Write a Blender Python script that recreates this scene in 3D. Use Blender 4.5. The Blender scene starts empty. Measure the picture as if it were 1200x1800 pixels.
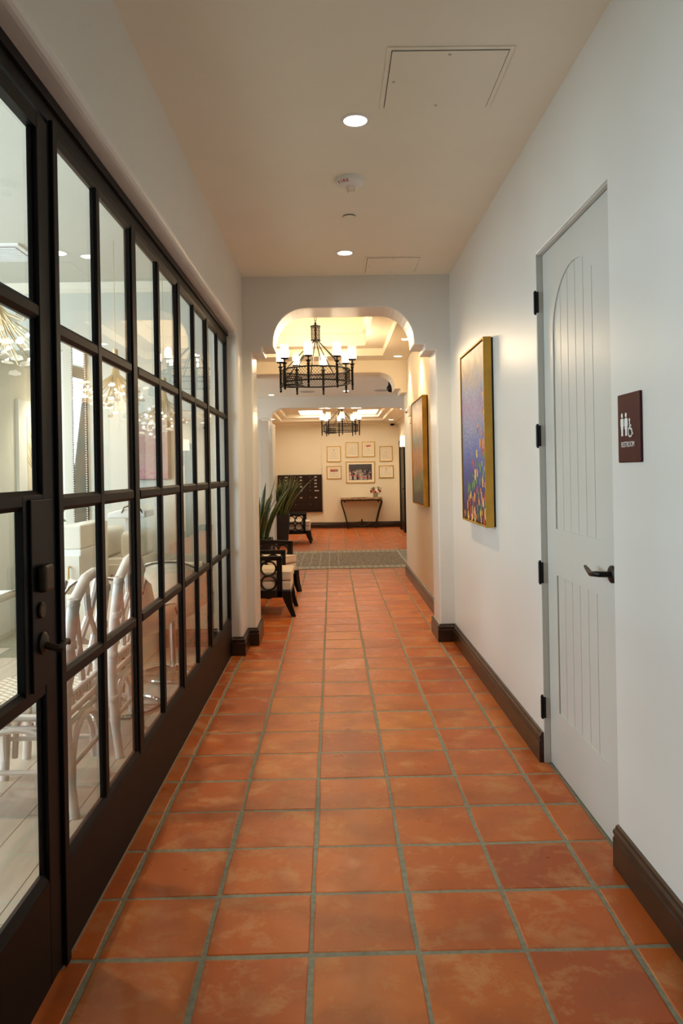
import bpy, math, random
from math import sin, cos, pi, radians
from mathutils import Vector, Matrix

RND = random.Random(11)
sc = bpy.context.scene
COL = sc.collection

# ------------------------------------------------------------------ camera
FPX, CYPX, YAW, ROLL, EYE = 1316.4, 828.9, 0.0127, -0.018, 1.423
cy_, sy_, cr_, sr_ = cos(YAW), sin(YAW), cos(ROLL), sin(ROLL)
mx = Matrix(((cr_, -sr_, 0), (sr_, cr_, 0), (0, 0, 1))) @ Matrix(((cy_, 0, -sy_), (0, 1, 0), (sy_, 0, cy_)))
def _row(i):
    return Vector((mx[i][0], mx[i][2], -mx[i][1]))
right, up, back = _row(0), -_row(1), -_row(2)
cam_data = bpy.data.cameras.new('camera')
cam = bpy.data.objects.new('camera', cam_data)
COL.objects.link(cam)
cam.matrix_world = Matrix(((right.x, up.x, back.x, 0), (right.y, up.y, back.y, 0),
                           (right.z, up.z, back.z, EYE), (0, 0, 0, 1)))
cam_data.lens = FPX * 36.0 / 1800.0
cam_data.sensor_width = 36.0
cam_data.shift_y = -(900.0 - CYPX) / 1800.0
cam_data.clip_start = 0.05
sc.camera = cam

# ------------------------------------------------------------------ world, exposure, large lights
world = bpy.data.worlds.new('world')
sc.world = world
world.use_nodes = True
world.node_tree.nodes['Background'].inputs[0].default_value = (0.75, 0.85, 1.0, 1)
world.node_tree.nodes['Background'].inputs[1].default_value = 0.15
sc.view_settings.view_transform = 'Standard'
sc.view_settings.look = 'None'
sc.view_settings.gamma = 1.0
sc.view_settings.use_curve_mapping = False
sc.view_settings.exposure = 0.45
try:
    sc.cycles.use_denoising = True
    sc.cycles.max_bounces = 10
    sc.cycles.diffuse_bounces = 5
    sc.cycles.glossy_bounces = 5
    sc.cycles.transparent_max_bounces = 16
    sc.cycles.sample_clamp_indirect = 4.0
    sc.cycles.caustics_reflective = False
    sc.cycles.caustics_refractive = False
except Exception:
    pass

DAY = (0.86, 0.93, 1.0)
WARM = (1.0, 0.74, 0.43)
SOFT = (1.0, 0.84, 0.62)

def area(name, loc, target, sx, sy, power, color):
    l = bpy.data.lights.new(name, 'AREA')
    l.shape = 'RECTANGLE'; l.size = sx; l.size_y = sy
    l.energy = power; l.color = color
    o = bpy.data.objects.new(name, l); COL.objects.link(o)
    o.location = loc
    o.rotation_euler = (Vector(target) - Vector(loc)).to_track_quat('-Z', 'Y').to_euler()
    return o

area('daylight_office', (-4.05, 3.0, 1.75), (0, 3.6, 1.2), 3.6, 2.2, 205, (0.70, 0.86, 1.0))
area('fill_behind_camera', (0.1, -2.85, 1.4), (0.1, 4, 0.9), 1.4, 2.3, 1.5, DAY)  # added unseen fill lamp; the closed wall behind it has no entrance
area('daylight_hall_right', (5.3, 11.9, 1.4), (0, 11.9, 1.3), 2.2, 2.2, 44, DAY)
area('daylight_hall_left', (-4.9, 11.9, 1.4), (0, 11.9, 1.3), 2.2, 2.2, 75, DAY)

# ------------------------------------------------------------------ materials
def mat(name, col, rough=0.5, metal=0.0, spec=0.5, var=0.0, vscale=3.0, bump=0.0, bscale=40.0, coat=0.0, col2=None, stretch=None):
    m = bpy.data.materials.new(name); m.use_nodes = True
    nt = m.node_tree; b = nt.nodes['Principled BSDF']
    b.inputs['Base Color'].default_value = (*col, 1)
    b.inputs['Roughness'].default_value = rough
    b.inputs['Metallic'].default_value = metal
    b.inputs['Specular IOR Level'].default_value = spec
    b.inputs['Coat Weight'].default_value = coat
    b.inputs['Coat Roughness'].default_value = 0.15
    tc = nt.nodes.new('ShaderNodeTexCoord')
    src = tc.outputs['Object']
    if stretch:
        mp = nt.nodes.new('ShaderNodeMapping'); mp.inputs['Scale'].default_value = stretch
        nt.links.new(src, mp.inputs['Vector']); src = mp.outputs['Vector']
    if var > 0 or col2:
        n = nt.nodes.new('ShaderNodeTexNoise'); n.inputs['Scale'].default_value = vscale; n.inputs['Detail'].default_value = 5
        nt.links.new(src, n.inputs['Vector'])
        r = nt.nodes.new('ShaderNodeValToRGB')
        c2 = col2 or tuple(max(0, c * (1 - var)) for c in col)
        r.color_ramp.elements[0].position = 0.35; r.color_ramp.elements[0].color = (*c2, 1)
        r.color_ramp.elements[1].position = 0.65; r.color_ramp.elements[1].color = (*col, 1)
        nt.links.new(n.outputs['Fac'], r.inputs['Fac']); nt.links.new(r.outputs['Color'], b.inputs['Base Color'])
    if bump > 0:
        n2 = nt.nodes.new('ShaderNodeTexNoise'); n2.inputs['Scale'].default_value = bscale; n2.inputs['Detail'].default_value = 4
        nt.links.new(src, n2.inputs['Vector'])
        bp = nt.nodes.new('ShaderNodeBump'); bp.inputs['Strength'].default_value = bump; bp.inputs['Distance'].default_value = 0.01
        nt.links.new(n2.outputs['Fac'], bp.inputs['Height']); nt.links.new(bp.outputs['Normal'], b.inputs['Normal'])
    return m

def emit(name, col, strength):
    m = bpy.data.materials.new(name); m.use_nodes = True
    nt = m.node_tree; nt.nodes.remove(nt.nodes['Principled BSDF'])
    e = nt.nodes.new('ShaderNodeEmission'); e.inputs[0].default_value = (*col, 1); e.inputs[1].default_value = strength
    nt.links.new(e.outputs[0], nt.nodes['Material Output'].inputs[0])
    return m

def glass(name, tint=(0.97, 0.98, 0.965), ior=1.5, haze=0.0):
    m = bpy.data.materials.new(name); m.use_nodes = True
    nt = m.node_tree; nt.nodes.remove(nt.nodes['Principled BSDF'])
    t = nt.nodes.new('ShaderNodeBsdfTransparent'); t.inputs[0].default_value = (*tint, 1)
    g = nt.nodes.new('ShaderNodeBsdfGlossy'); g.inputs['Roughness'].default_value = 0.0
    f = nt.nodes.new('ShaderNodeFresnel')
    gm = nt.nodes.new('ShaderNodeNewGeometry'); io = nt.nodes.new('ShaderNodeMix')
    io.inputs[2].default_value = ior; io.inputs[3].default_value = 1.0 / ior   # same reflectance entering and leaving the thin sheet
    nt.links.new(gm.outputs['Backfacing'], io.inputs[0]); nt.links.new(io.outputs[0], f.inputs['IOR'])
    mixn = nt.nodes.new('ShaderNodeMixShader')
    nt.links.new(f.outputs[0], mixn.inputs[0]); nt.links.new(t.outputs[0], mixn.inputs[1]); nt.links.new(g.outputs[0], mixn.inputs[2])
    out = mixn
    if haze > 0:
        tr = nt.nodes.new('ShaderNodeBsdfTranslucent'); tr.inputs[0].default_value = (1, 0.95, 0.85, 1)
        m2 = nt.nodes.new('ShaderNodeMixShader'); m2.inputs[0].default_value = haze
        nt.links.new(mixn.outputs[0], m2.inputs[1]); nt.links.new(tr.outputs[0], m2.inputs[2]); out = m2
    nt.links.new(out.outputs[0], nt.nodes['Material Output'].inputs[0])
    return m

M = {}
M['plaster'] = mat('plaster', (0.745, 0.715, 0.65), 0.34, spec=0.4, var=0.03, vscale=1.5, bump=0.05, bscale=14)
M['ceiling'] = mat('ceiling_paint', (0.87, 0.80, 0.655), 0.7, spec=0.2, var=0.02, bump=0.03, bscale=20)
M['cream'] = mat('cream_plaster', (0.83, 0.745, 0.58), 0.5, spec=0.3, var=0.04, vscale=1.2, bump=0.04, bscale=14)
M['office_wall'] = mat('office_paint', (0.63, 0.615, 0.53), 0.6, spec=0.3, var=0.02)
M['door_paint'] = mat('door_paint', (0.565, 0.545, 0.485), 0.33, spec=0.45, bump=0.02, bscale=60)
M['trim'] = mat('dark_stained_wood', (0.036, 0.016, 0.008), 0.30, spec=0.4, var=0.35, vscale=9, coat=0.08)
M['steel'] = mat('dark_bronze_frame', (0.0040, 0.0026, 0.0018), 0.5, spec=0.2, var=0.2, vscale=6)
M['black_metal'] = mat('black_iron', (0.012, 0.010, 0.009), 0.42, 0.6, var=0.2, vscale=20)
M['bronze'] = mat('aged_bronze', (0.06, 0.042, 0.028), 0.42, 0.9, var=0.4, vscale=30)
M['grout'] = mat('grey_green_grout', (0.27, 0.245, 0.165), 0.85, var=0.25, vscale=40, bump=0.3, bscale=150)
M['gold'] = mat('gold_leaf', (0.62, 0.34, 0.05), 0.42, 0.55, var=0.22, vscale=8)
M['gold_frame'] = mat('thin_gold_frame', (0.66, 0.42, 0.11), 0.35, 0.6, var=0.15, vscale=20)
M['brass'] = mat('brushed_brass', (0.70, 0.50, 0.20), 0.3, 1.0)
M['white_metal'] = mat('white_enamel', (0.82, 0.80, 0.75), 0.4)
M['white_lacquer'] = mat('white_lacquer', (0.84, 0.84, 0.80), 0.25)
M['cream_lacquer'] = mat('cream_lacquer', (0.80, 0.75, 0.63), 0.3)
M['dark_gap'] = mat('shadow_gap_black', (0.01, 0.008, 0.007), 0.8)
M['sign'] = mat('maroon_sign_plate', (0.075, 0.013, 0.009), 0.55, spec=0.2, var=0.15, vscale=15)
M['sign_white'] = mat('raised_white_print', (0.80, 0.78, 0.72), 0.5)
M['red'] = mat('red_print', (0.55, 0.03, 0.03), 0.5)
M['black_wood'] = mat('black_lacquered_wood', (0.006, 0.004, 0.0035), 0.38, spec=0.28)
M['ring_wood'] = mat('espresso_ring_wood', (0.014, 0.006, 0.004), 0.35, spec=0.3)
M['upholstery'] = mat('cream_upholstery', (0.76, 0.66, 0.56), 0.85, var=0.06, vscale=8, bump=0.1, bscale=300)
M['planter'] = mat('charcoal_planter', (0.022, 0.016, 0.013), 0.55, var=0.3, vscale=14)
M['soil'] = mat('potting_soil', (0.02, 0.012, 0.008), 0.95, bump=0.5, bscale=80)
M['leaf'] = mat('snake_plant_leaf', (0.035, 0.065, 0.022), 0.4, col2=(0.008, 0.022, 0.009), vscale=22, stretch=(1, 1, 3))
M['leaf_edge'] = mat('snake_plant_margin', (0.34, 0.36, 0.11), 0.45)
M['marble'] = mat('tan_marble', (0.55, 0.40, 0.25), 0.2, col2=(0.28, 0.15, 0.07), vscale=14, coat=0.3)
M['iron'] = mat('wrought_iron', (0.030, 0.014, 0.010), 0.4, 0.4, var=0.3, vscale=30)
M['mailbox'] = mat('dark_bronze_lockers', (0.024, 0.010, 0.006), 0.5, 0.1, spec=0.25, var=0.15, vscale=8)
M['label'] = mat('grey_label', (0.45, 0.42, 0.38), 0.5)
M['paper'] = mat('certificate_paper', (0.80, 0.72, 0.56), 0.7)
M['matboard'] = mat('cream_mat_board', (0.86, 0.78, 0.62), 0.8)
M['ink'] = mat('grey_ink', (0.16, 0.15, 0.15), 0.7)
M['faint_ink'] = mat('faint_ink', (0.45, 0.40, 0.32), 0.7)
M['plank'] = mat('wood_look_plank', (0.56, 0.47, 0.37), 0.32, spec=0.5, col2=(0.42, 0.34, 0.255), vscale=3.0, stretch=(4, 0.6, 1))
M['rattan'] = mat('white_rattan', (0.78, 0.72, 0.66), 0.4, var=0.10, vscale=12)
M['binding'] = mat('rattan_binding', (0.70, 0.63, 0.56), 0.55, bump=0.4, bscale=200)
M['chrome'] = mat('chrome', (0.75, 0.75, 0.76), 0.08, 1.0)
M['shell'] = mat('cream_leather_shell', (0.82, 0.72, 0.55), 0.45)
M['piping'] = mat('black_piping', (0.012, 0.012, 0.012), 0.5)
M['gold_branch'] = mat('gilded_branch', (0.62, 0.46, 0.24), 0.3, 0.7)
M['petal'] = mat('frosted_petal', (0.90, 0.86, 0.76), 0.5)
M['mirror'] = mat('mirror_glass', (0.85, 0.87, 0.86), 0.02, 1.0)
M['bead'] = mat('silver_bead', (0.55, 0.50, 0.44), 0.3, 0.6)
M['green'] = mat('fresh_green_leaf', (0.06, 0.12, 0.03), 0.5, var=0.3)
M['flower_red'] = mat('red_petals', (0.30, 0.012, 0.015), 0.6)
M['flower_pink'] = mat('salmon_petals', (0.75, 0.25, 0.15), 0.6)
M['flower_white'] = mat('white_petals', (0.85, 0.80, 0.70), 0.6)
M['vase'] = mat('cloudy_glass_vase', (0.30, 0.28, 0.20), 0.15)
M['pane'] = glass('window_glass', ior=1.42)
M['shade_glass'] = glass('clear_shade_glass', (0.98, 0.96, 0.92), 1.35, 0.035)
M['lamp_disc'] = emit('recessed_lamp', (1.0, 0.93, 0.80), 7.0)
M['candle'] = emit('candle_sleeve_glow', (1.0, 0.80, 0.55), 78.0)
M['led'] = emit('led_tip', (1.0, 0.78, 0.48), 30.0)
M['sconce_glow'] = emit('sconce_shade_glow', (1.0, 0.80, 0.52), 1.5)
M['skylight'] = emit('luminous_ceiling_panel', (1.0, 0.88, 0.66), 9.0)

def nodes_of(name):
    m = bpy.data.materials.new(name); m.use_nodes = True
    return m, m.node_tree, m.node_tree.nodes['Principled BSDF']

def ramp(nt, stops):
    r = nt.nodes.new('ShaderNodeValToRGB'); cr = r.color_ramp
    while len(cr.elements) > 1:
        cr.elements.remove(cr.elements[-1])
    cr.elements[0].position = stops[0][0]; cr.elements[0].color = (*stops[0][1], 1)
    for p, c in stops[1:]:
        e = cr.elements.new(p); e.color = (*c, 1)
    return r

# terracotta: each tile picks its own tone, with cloudy bloom and darker scuffs on top
m, nt, b = nodes_of('terracotta_tile'); M['tile'] = m
L = nt.links
tc = nt.nodes.new('ShaderNodeTexCoord'); oi = nt.nodes.new('ShaderNodeObjectInfo'); geo = nt.nodes.new('ShaderNodeNewGeometry')
addv = nt.nodes.new('ShaderNodeVectorMath'); addv.operation = 'ADD'
mulr = nt.nodes.new('ShaderNodeMath'); mulr.operation = 'MULTIPLY'; mulr.inputs[1].default_value = 37.0
L.new(oi.outputs['Random'], mulr.inputs[0])
L.new(geo.outputs['Position'], addv.inputs[0]); L.new(mulr.outputs[0], addv.inputs[1])
base = ramp(nt, [(0.0, (0.34, 0.060, 0.007)), (0.2, (0.48, 0.098, 0.009)), (0.4, (0.41, 0.075, 0.007)), (0.6, (0.50, 0.120, 0.012)), (0.8, (0.43, 0.080, 0.008)), (1.0, (0.53, 0.145, 0.017))])
L.new(oi.outputs['Random'], base.inputs['Fac'])
n1 = nt.nodes.new('ShaderNodeTexNoise'); n1.inputs['Scale'].default_value = 6.5; n1.inputs['Detail'].default_value = 8; n1.inputs['Roughness'].default_value = 0.72; n1.inputs['Distortion'].default_value = 0.25
L.new(addv.outputs[0], n1.inputs['Vector'])
f1 = ramp(nt, [(0.50, (0, 0, 0)), (0.56, (0.45, 0.45, 0.45)), (0.66, (1, 1, 1))]); L.new(n1.outputs['Fac'], f1.inputs['Fac'])
mul1 = nt.nodes.new('ShaderNodeMath'); mul1.operation = 'MULTIPLY'; mul1.inputs[1].default_value = 0.62
L.new(f1.outputs['Color'], mul1.inputs[0])
mix1 = nt.nodes.new('ShaderNodeMixRGB'); mix1.inputs['Color2'].default_value = (0.58, 0.28, 0.11, 1)
L.new(mul1.outputs[0], mix1.inputs['Fac']); L.new(base.outputs['Color'], mix1.inputs['Color1'])
n2 = nt.nodes.new('ShaderNodeTexNoise'); n2.inputs['Scale'].default_value = 4.5; n2.inputs['Detail'].default_value = 3.5
n2.inputs['Distortion'].default_value = 0.2
L.new(addv.outputs[0], n2.inputs['Vector'])
f2 = ramp(nt, [(0.30, (1, 1, 1)), (0.56, (0, 0, 0))]); L.new(n2.outputs['Fac'], f2.inputs['Fac'])
mul2 = nt.nodes.new('ShaderNodeMath'); mul2.operation = 'MULTIPLY'; mul2.inputs[1].default_value = 0.7
L.new(f2.outputs['Color'], mul2.inputs[0])
mix2 = nt.nodes.new('ShaderNodeMixRGB'); mix2.inputs['Color2'].default_value = (0.30, 0.062, 0.012, 1)
L.new(mul2.outputs[0], mix2.inputs['Fac']); L.new(mix1.outputs['Color'], mix2.inputs['Color1'])
L.new(mix2.outputs['Color'], b.inputs['Base Color'])
rr = ramp(nt, [(0.3, (0.24, 0.24, 0.24)), (0.7, (0.55, 0.55, 0.55))]); L.new(n1.outputs['Fac'], rr.inputs['Fac'])
L.new(rr.outputs['Color'], b.inputs['Roughness'])
b.inputs['Specular IOR Level'].default_value = 0.36
n3 = nt.nodes.new('ShaderNodeTexNoise'); n3.inputs['Scale'].default_value = 14; n3.inputs['Detail'].default_value = 5
L.new(addv.outputs[0], n3.inputs['Vector'])
bp = nt.nodes.new('ShaderNodeBump'); bp.inputs['Strength'].default_value = 0.22; bp.inputs['Distance'].default_value = 0.006
L.new(n3.outputs['Fac'], bp.inputs['Height']); L.new(bp.outputs['Normal'], b.inputs['Normal'])

# pond painting (flat artwork), coordinates are metres on the wall
def art(name, z0, z1, stops, y0, y1, distort=0.16, nscale=5.0, swirl=True):
    m, nt, b = nodes_of(name); L = nt.links
    g = nt.nodes.new('ShaderNodeTexCoord'); sep = nt.nodes.new('ShaderNodeSeparateXYZ'); L.new(g.outputs['Object'], sep.inputs[0])
    mr = nt.nodes.new('ShaderNodeMapRange'); mr.inputs[1].default_value = z0; mr.inputs[2].default_value = z1
    L.new(sep.outputs['Z'], mr.inputs[0])
    n = nt.nodes.new('ShaderNodeTexNoise'); n.inputs['Scale'].default_value = nscale; n.inputs['Detail'].default_value = 6; n.inputs['Distortion'].default_value = 1.5
    L.new(g.outputs['Object'], n.inputs['Vector'])
    ma = nt.nodes.new('ShaderNodeMath'); ma.operation = 'MULTIPLY_ADD'; ma.inputs[1].default_value = distort * 2; ma.inputs[2].default_value = -distort
    L.new(n.outputs['Fac'], ma.inputs[0])
    ad = nt.nodes.new('ShaderNodeMath'); L.new(mr.outputs[0], ad.inputs[0]); L.new(ma.outputs[0], ad.inputs[1])
    r = ramp(nt, stops); L.new(ad.outputs[0], r.inputs['Fac'])
    out = r
    if swirl:
        w = nt.nodes.new('ShaderNodeTexWave'); w.wave_type = 'RINGS'; w.rings_direction = 'X'
        w.inputs['Scale'].default_value = 9; w.inputs['Distortion'].default_value = 11; w.inputs['Detail'].default_value = 4; w.inputs['Detail Scale'].default_value = 2.5
        mp = nt.nodes.new('ShaderNodeMapping'); mp.inputs['Location'].default_value = (0, -(y0 + 0.72 * (y1 - y0)), -(z0 + 0.66 * (z1 - z0)))
        L.new(g.outputs['Object'], mp.inputs['Vector']); L.new(mp.outputs[0], w.inputs['Vector'])
        fr = ramp(nt, [(0.62, (0, 0, 0)), (0.95, (0.36, 0.36, 0.36))]); L.new(w.outputs['Fac'], fr.inputs['Fac'])
        band = ramp(nt, [(0.28, (0, 0, 0)), (0.5, (1, 1, 1)), (0.78, (1, 1, 1)), (0.9, (0, 0, 0))]); L.new(mr.outputs[0], band.inputs['Fac'])
        mm = nt.nodes.new('ShaderNodeMath'); mm.operation = 'MULTIPLY'; L.new(fr.outputs['Color'], mm.inputs[0]); L.new(band.outputs['Color'], mm.inputs[1])
        mx_ = nt.nodes.new('ShaderNodeMixRGB'); mx_.inputs['Color2'].default_value = (0.62, 0.50, 0.46, 1)
        L.new(mm.outputs[0], mx_.inputs['Fac']); L.new(r.outputs['Color'], mx_.inputs['Color1']); out = mx_
    L.new(out.outputs['Color'], b.inputs['Base Color'])
    b.inputs['Roughness'].default_value = 0.42
    n4 = nt.nodes.new('ShaderNodeTexNoise'); n4.inputs['Scale'].default_value = 90
    L.new(g.outputs['Object'], n4.inputs['Vector'])
    bp = nt.nodes.new('ShaderNodeBump'); bp.inputs['Strength'].default_value = 0.3; bp.inputs['Distance'].default_value = 0.004
    L.new(n4.outputs['Fac'], bp.inputs['Height']); L.new(bp.outputs['Normal'], b.inputs['Normal'])
    return m
M['pond_art'] = art('pond_canvas_paint', 1.06, 2.235,
    [(0.0, (0.07, 0.012, 0.02)), (0.14, (0.035, 0.03, 0.10)), (0.26, (0.03, 0.045, 0.22)), (0.42, (0.05, 0.10, 0.36)),
     (0.55, (0.12, 0.18, 0.36)), (0.66, (0.24, 0.16, 0.30)), (0.76, (0.20, 0.24, 0.38)), (0.86, (0.36, 0.27, 0.20)), (0.93, (0.52, 0.40, 0.24)), (1.0, (0.66, 0.50, 0.36))],
    4.575, 5.41)
M['garden_art'] = art('garden_canvas_paint', 1.04, 2.2,
    [(0.0, (0.07, 0.05, 0.04)), (0.12, (0.09, 0.07, 0.055)), (0.18, (0.20, 0.24, 0.11)), (0.27, (0.13, 0.15, 0.08)), (0.34, (0.46, 0.21, 0.08)),
     (0.48, (0.50, 0.27, 0.12)), (0.56, (0.22, 0.22, 0.18)), (0.64, (0.30, 0.38, 0.40)), (0.74, (0.55, 0.40, 0.26)), (0.86, (0.66, 0.52, 0.42)), (0.95, (0.46, 0.40, 0.40)), (1.0, (0.38, 0.35, 0.38))],
    7.7, 8.75, distort=0.26, nscale=5.0, swirl=False)
M['blossom_art'] = art('blossom_canvas_paint', 1.35, 1.95,
    [(0.0, (0.42, 0.16, 0.17)), (0.2, (0.50, 0.30, 0.28)), (0.4, (0.36, 0.25, 0.19)), (0.55, (0.46, 0.20, 0.20)), (0.7, (0.40, 0.33, 0.24)), (0.85, (0.50, 0.30, 0.27)), (1.0, (0.55, 0.46, 0.36))], -1.6, -1.3, distort=0.75, nscale=30, swirl=False)
M['palm_print'] = art('palm_print_paint', 1.2, 2.05,
    [(0.0, (0.45, 0.36, 0.14)), (0.4, (0.58, 0.50, 0.26)), (0.6, (0.75, 0.72, 0.60)), (1.0, (0.80, 0.80, 0.74))], 7, 8, distort=0.35, nscale=12, swirl=False)
M['photo_print'] = art('group_photo_backdrop', 1.15, 1.65,
    [(0.0, (0.10, 0.09, 0.12)), (0.3, (0.05, 0.05, 0.06)), (0.6, (0.035, 0.035, 0.045)), (0.8, (0.06, 0.06, 0.07)), (1.0, (0.02, 0.02, 0.03))], 0, 1, distort=0.3, nscale=14, swirl=False)

# rug
m, nt, b = nodes_of('rug_weave'); M['rug'] = m; L = nt.links
g = nt.nodes.new('ShaderNodeTexCoord')
v = nt.nodes.new('ShaderNodeTexVoronoi'); v.inputs['Scale'].default_value = 16; L.new(g.outputs['Object'], v.inputs['Vector'])
n = nt.nodes.new('ShaderNodeTexNoise'); n.inputs['Scale'].default_value = 26; n.inputs['Detail'].default_value = 6; L.new(g.outputs['Object'], n.inputs['Vector'])
mu = nt.nodes.new('ShaderNodeMath'); mu.operation = 'MULTIPLY'; L.new(v.outputs['Distance'], mu.inputs[0]); L.new(n.outputs['Fac'], mu.inputs[1])
r = ramp(nt, [(0.05, (0.46, 0.345, 0.21)), (0.16, (0.27, 0.20, 0.13)), (0.30, (0.19, 0.145, 0.105)), (0.5, (0.40, 0.30, 0.19))])
L.new(mu.outputs[0], r.inputs['Fac']); L.new(r.outputs['Color'], b.inputs['Base Color']); b.inputs['Roughness'].default_value = 0.95
b.inputs['Specular IOR Level'].default_value = 0.1
M['rug_border'] = mat('rug_border_weave', (0.42, 0.35, 0.245), 0.95, spec=0.1, col2=(0.20, 0.17, 0.13), vscale=30)
M['rug_line'] = mat('rug_pale_line', (0.46, 0.40, 0.29), 0.95, spec=0.1)
# patterned seat fabric: pale key pattern on cream
m, nt, b = nodes_of('fret_pattern_fabric'); M['fret'] = m; L = nt.links
g = nt.nodes.new('ShaderNodeTexCoord')
br = nt.nodes.new('ShaderNodeTexBrick'); br.inputs['Scale'].default_value = 9; br.inputs['Mortar Size'].default_value = 0.035
br.inputs['Color1'].default_value = (0.78, 0.72, 0.60, 1); br.inputs['Color2'].default_value = (0.80, 0.74, 0.63, 1); br.inputs['Mortar'].default_value = (0.42, 0.33, 0.22, 1)
mp = nt.nodes.new('ShaderNodeMapping'); mp.inputs['Rotation'].default_value = (0.0, 0.0, 0.7)
L.new(g.outputs['Object'], mp.inputs['Vector']); L.new(mp.outputs[0], br.inputs['Vector'])
L.new(br.outputs['Color'], b.inputs['Base Color']); b.inputs['Roughness'].default_value = 0.85

# ------------------------------------------------------------------ mesh helpers
class MB:
    def __init__(s):
        s.v = []; s.f = []; s.mi = []; s.cur = 0
    def add(s, vs, fs):
        o = len(s.v); s.v += [tuple(p) for p in vs]
        for f in fs:
            s.f.append([i + o for i in f]); s.mi.append(s.cur)
        return s
    def box(s, x0, x1, y0, y1, z0, z1):
        if x0 > x1: x0, x1 = x1, x0
        if y0 > y1: y0, y1 = y1, y0
        if z0 > z1: z0, z1 = z1, z0
        return s.add([(x0, y0, z0), (x1, y0, z0), (x1, y1, z0), (x0, y1, z0), (x0, y0, z1), (x1, y0, z1), (x1, y1, z1), (x0, y1, z1)],
                     [(0, 3, 2, 1), (4, 5, 6, 7), (0, 1, 5, 4), (1, 2, 6, 5), (2, 3, 7, 6), (3, 0, 4, 7)])
    def tube(s, pts, r, n=8, closed=False):
        P = [Vector(p) for p in pts]; m = len(P)
        rs = r if isinstance(r, (list, tuple)) else [r] * m
        T = []
        for i in range(m):
            a = P[i - 1] if (closed or i > 0) else P[i]
            c = P[(i + 1) % m] if (closed or i < m - 1) else P[i]
            t = c - a
            T.append(t.normalized() if t.length > 1e-9 else Vector((0, 0, 1)))
        ref = Vector((0, 0, 1)) if abs(T[0].z) < 0.9 else Vector((1, 0, 0))
        u = T[0].cross(ref).normalized()
        vs = []
        for i in range(m):
            u = (u - T[i] * u.dot(T[i]))
            u = u.normalized() if u.length > 1e-6 else T[i].orthogonal().normalized()
            w = T[i].cross(u)
            for k in range(n):
                a = 2 * pi * k / n
                vs.append(P[i] + (u * cos(a) + w * sin(a)) * rs[i])
        fs = []
        for i in range(m if closed else m - 1):
            j = (i + 1) % m
            for k in range(n):
                k2 = (k + 1) % n
                fs.append((i * n + k, i * n + k2, j * n + k2, j * n + k))
        if not closed:
            fs.append(tuple(range(n - 1, -1, -1))); fs.append(tuple((m - 1) * n + k for k in range(n)))
        return s.add(vs, fs)
    def lathe(s, prof, c=(0, 0, 0), n=16, axis='z'):
        vs = []
        for r, h in prof:
            for k in range(n):
                a = 2 * pi * k / n
                p = (r * cos(a), r * sin(a), h)
                if axis == 'x': p = (h, r * cos(a), r * sin(a))
                if axis == 'y': p = (r * sin(a), h, r * cos(a))
                vs.append((c[0] + p[0], c[1] + p[1], c[2] + p[2]))
        fs = []
        for i in range(len(prof) - 1):
            for k in range(n):
                k2 = (k + 1) % n
                fs.append((i * n + k, i * n + k2, (i + 1) * n + k2, (i + 1) * n + k))
        if prof[0][0] > 1e-6: fs.append(tuple(range(n - 1, -1, -1)))
        if prof[-1][0] > 1e-6: fs.append(tuple((len(prof) - 1) * n + k for k in range(n)))
        return s.add(vs, fs)
    def prism(s, poly, d0, d1, axis='x'):
        n = len(poly)
        def pt(q, d):
            return (d, q[0], q[1]) if axis == 'x' else ((q[0], d, q[1]) if axis == 'y' else (q[0], q[1], d))
        vs = [pt(q, d0) for q in poly] + [pt(q, d1) for q in poly]
        fs = [tuple(range(n - 1, -1, -1)), tuple(range(n, 2 * n))] + [(i, (i + 1) % n, n + (i + 1) % n, n + i) for i in range(n)]
        return s.add(vs, fs)
    def ball(s, c, r, n=8, m=5):
        sx, sy, sz = r if isinstance(r, (list, tuple)) else (r, r, r)
        vs = [(c[0], c[1], c[2] - sz)]
        for i in range(1, m):
            t = -pi / 2 + pi * i / m
            for k in range(n):
                a = 2 * pi * k / n
                vs.append((c[0] + sx * cos(t) * cos(a), c[1] + sy * cos(t) * sin(a), c[2] + sz * sin(t)))
        vs.append((c[0], c[1], c[2] + sz)); top = len(vs) - 1
        fs = [(0, 1 + (k + 1) % n, 1 + k) for k in range(n)]
        for i in range(m - 2):
            for k in range(n):
                fs.append((1 + i * n + k, 1 + i * n + (k + 1) % n, 1 + (i + 1) * n + (k + 1) % n, 1 + (i + 1) * n + k))
        b0 = 1 + (m - 2) * n
        fs += [(b0 + k, b0 + (k + 1) % n, top) for k in range(n)]
        return s.add(vs, fs)
    def shift(s, d):
        s.v = [(p[0] + d[0], p[1] + d[1], p[2] + d[2]) for p in s.v]; return s
    def xf(s, mtx):
        s.v = [tuple(mtx @ Vector(p)) for p in s.v]; return s
    def mesh(s, name, mats, smooth=False):
        me = bpy.data.meshes.new(name)
        me.from_pydata(s.v, [], s.f)
        for mm in (mats if isinstance(mats, (list, tuple)) else [mats]):
            me.materials.append(mm)
        me.polygons.foreach_set('material_index', s.mi)
        import bmesh as _bm
        b = _bm.new(); b.from_mesh(me)
        _bm.ops.recalc_face_normals(b, faces=b.faces)
        b.to_mesh(me); b.free()
        if smooth:
            me.polygons.foreach_set('use_smooth', [True] * len(me.polygons))
            try: me.set_sharp_from_angle(angle=radians(40))
            except Exception: pass
        me.update()
        return me
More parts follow.
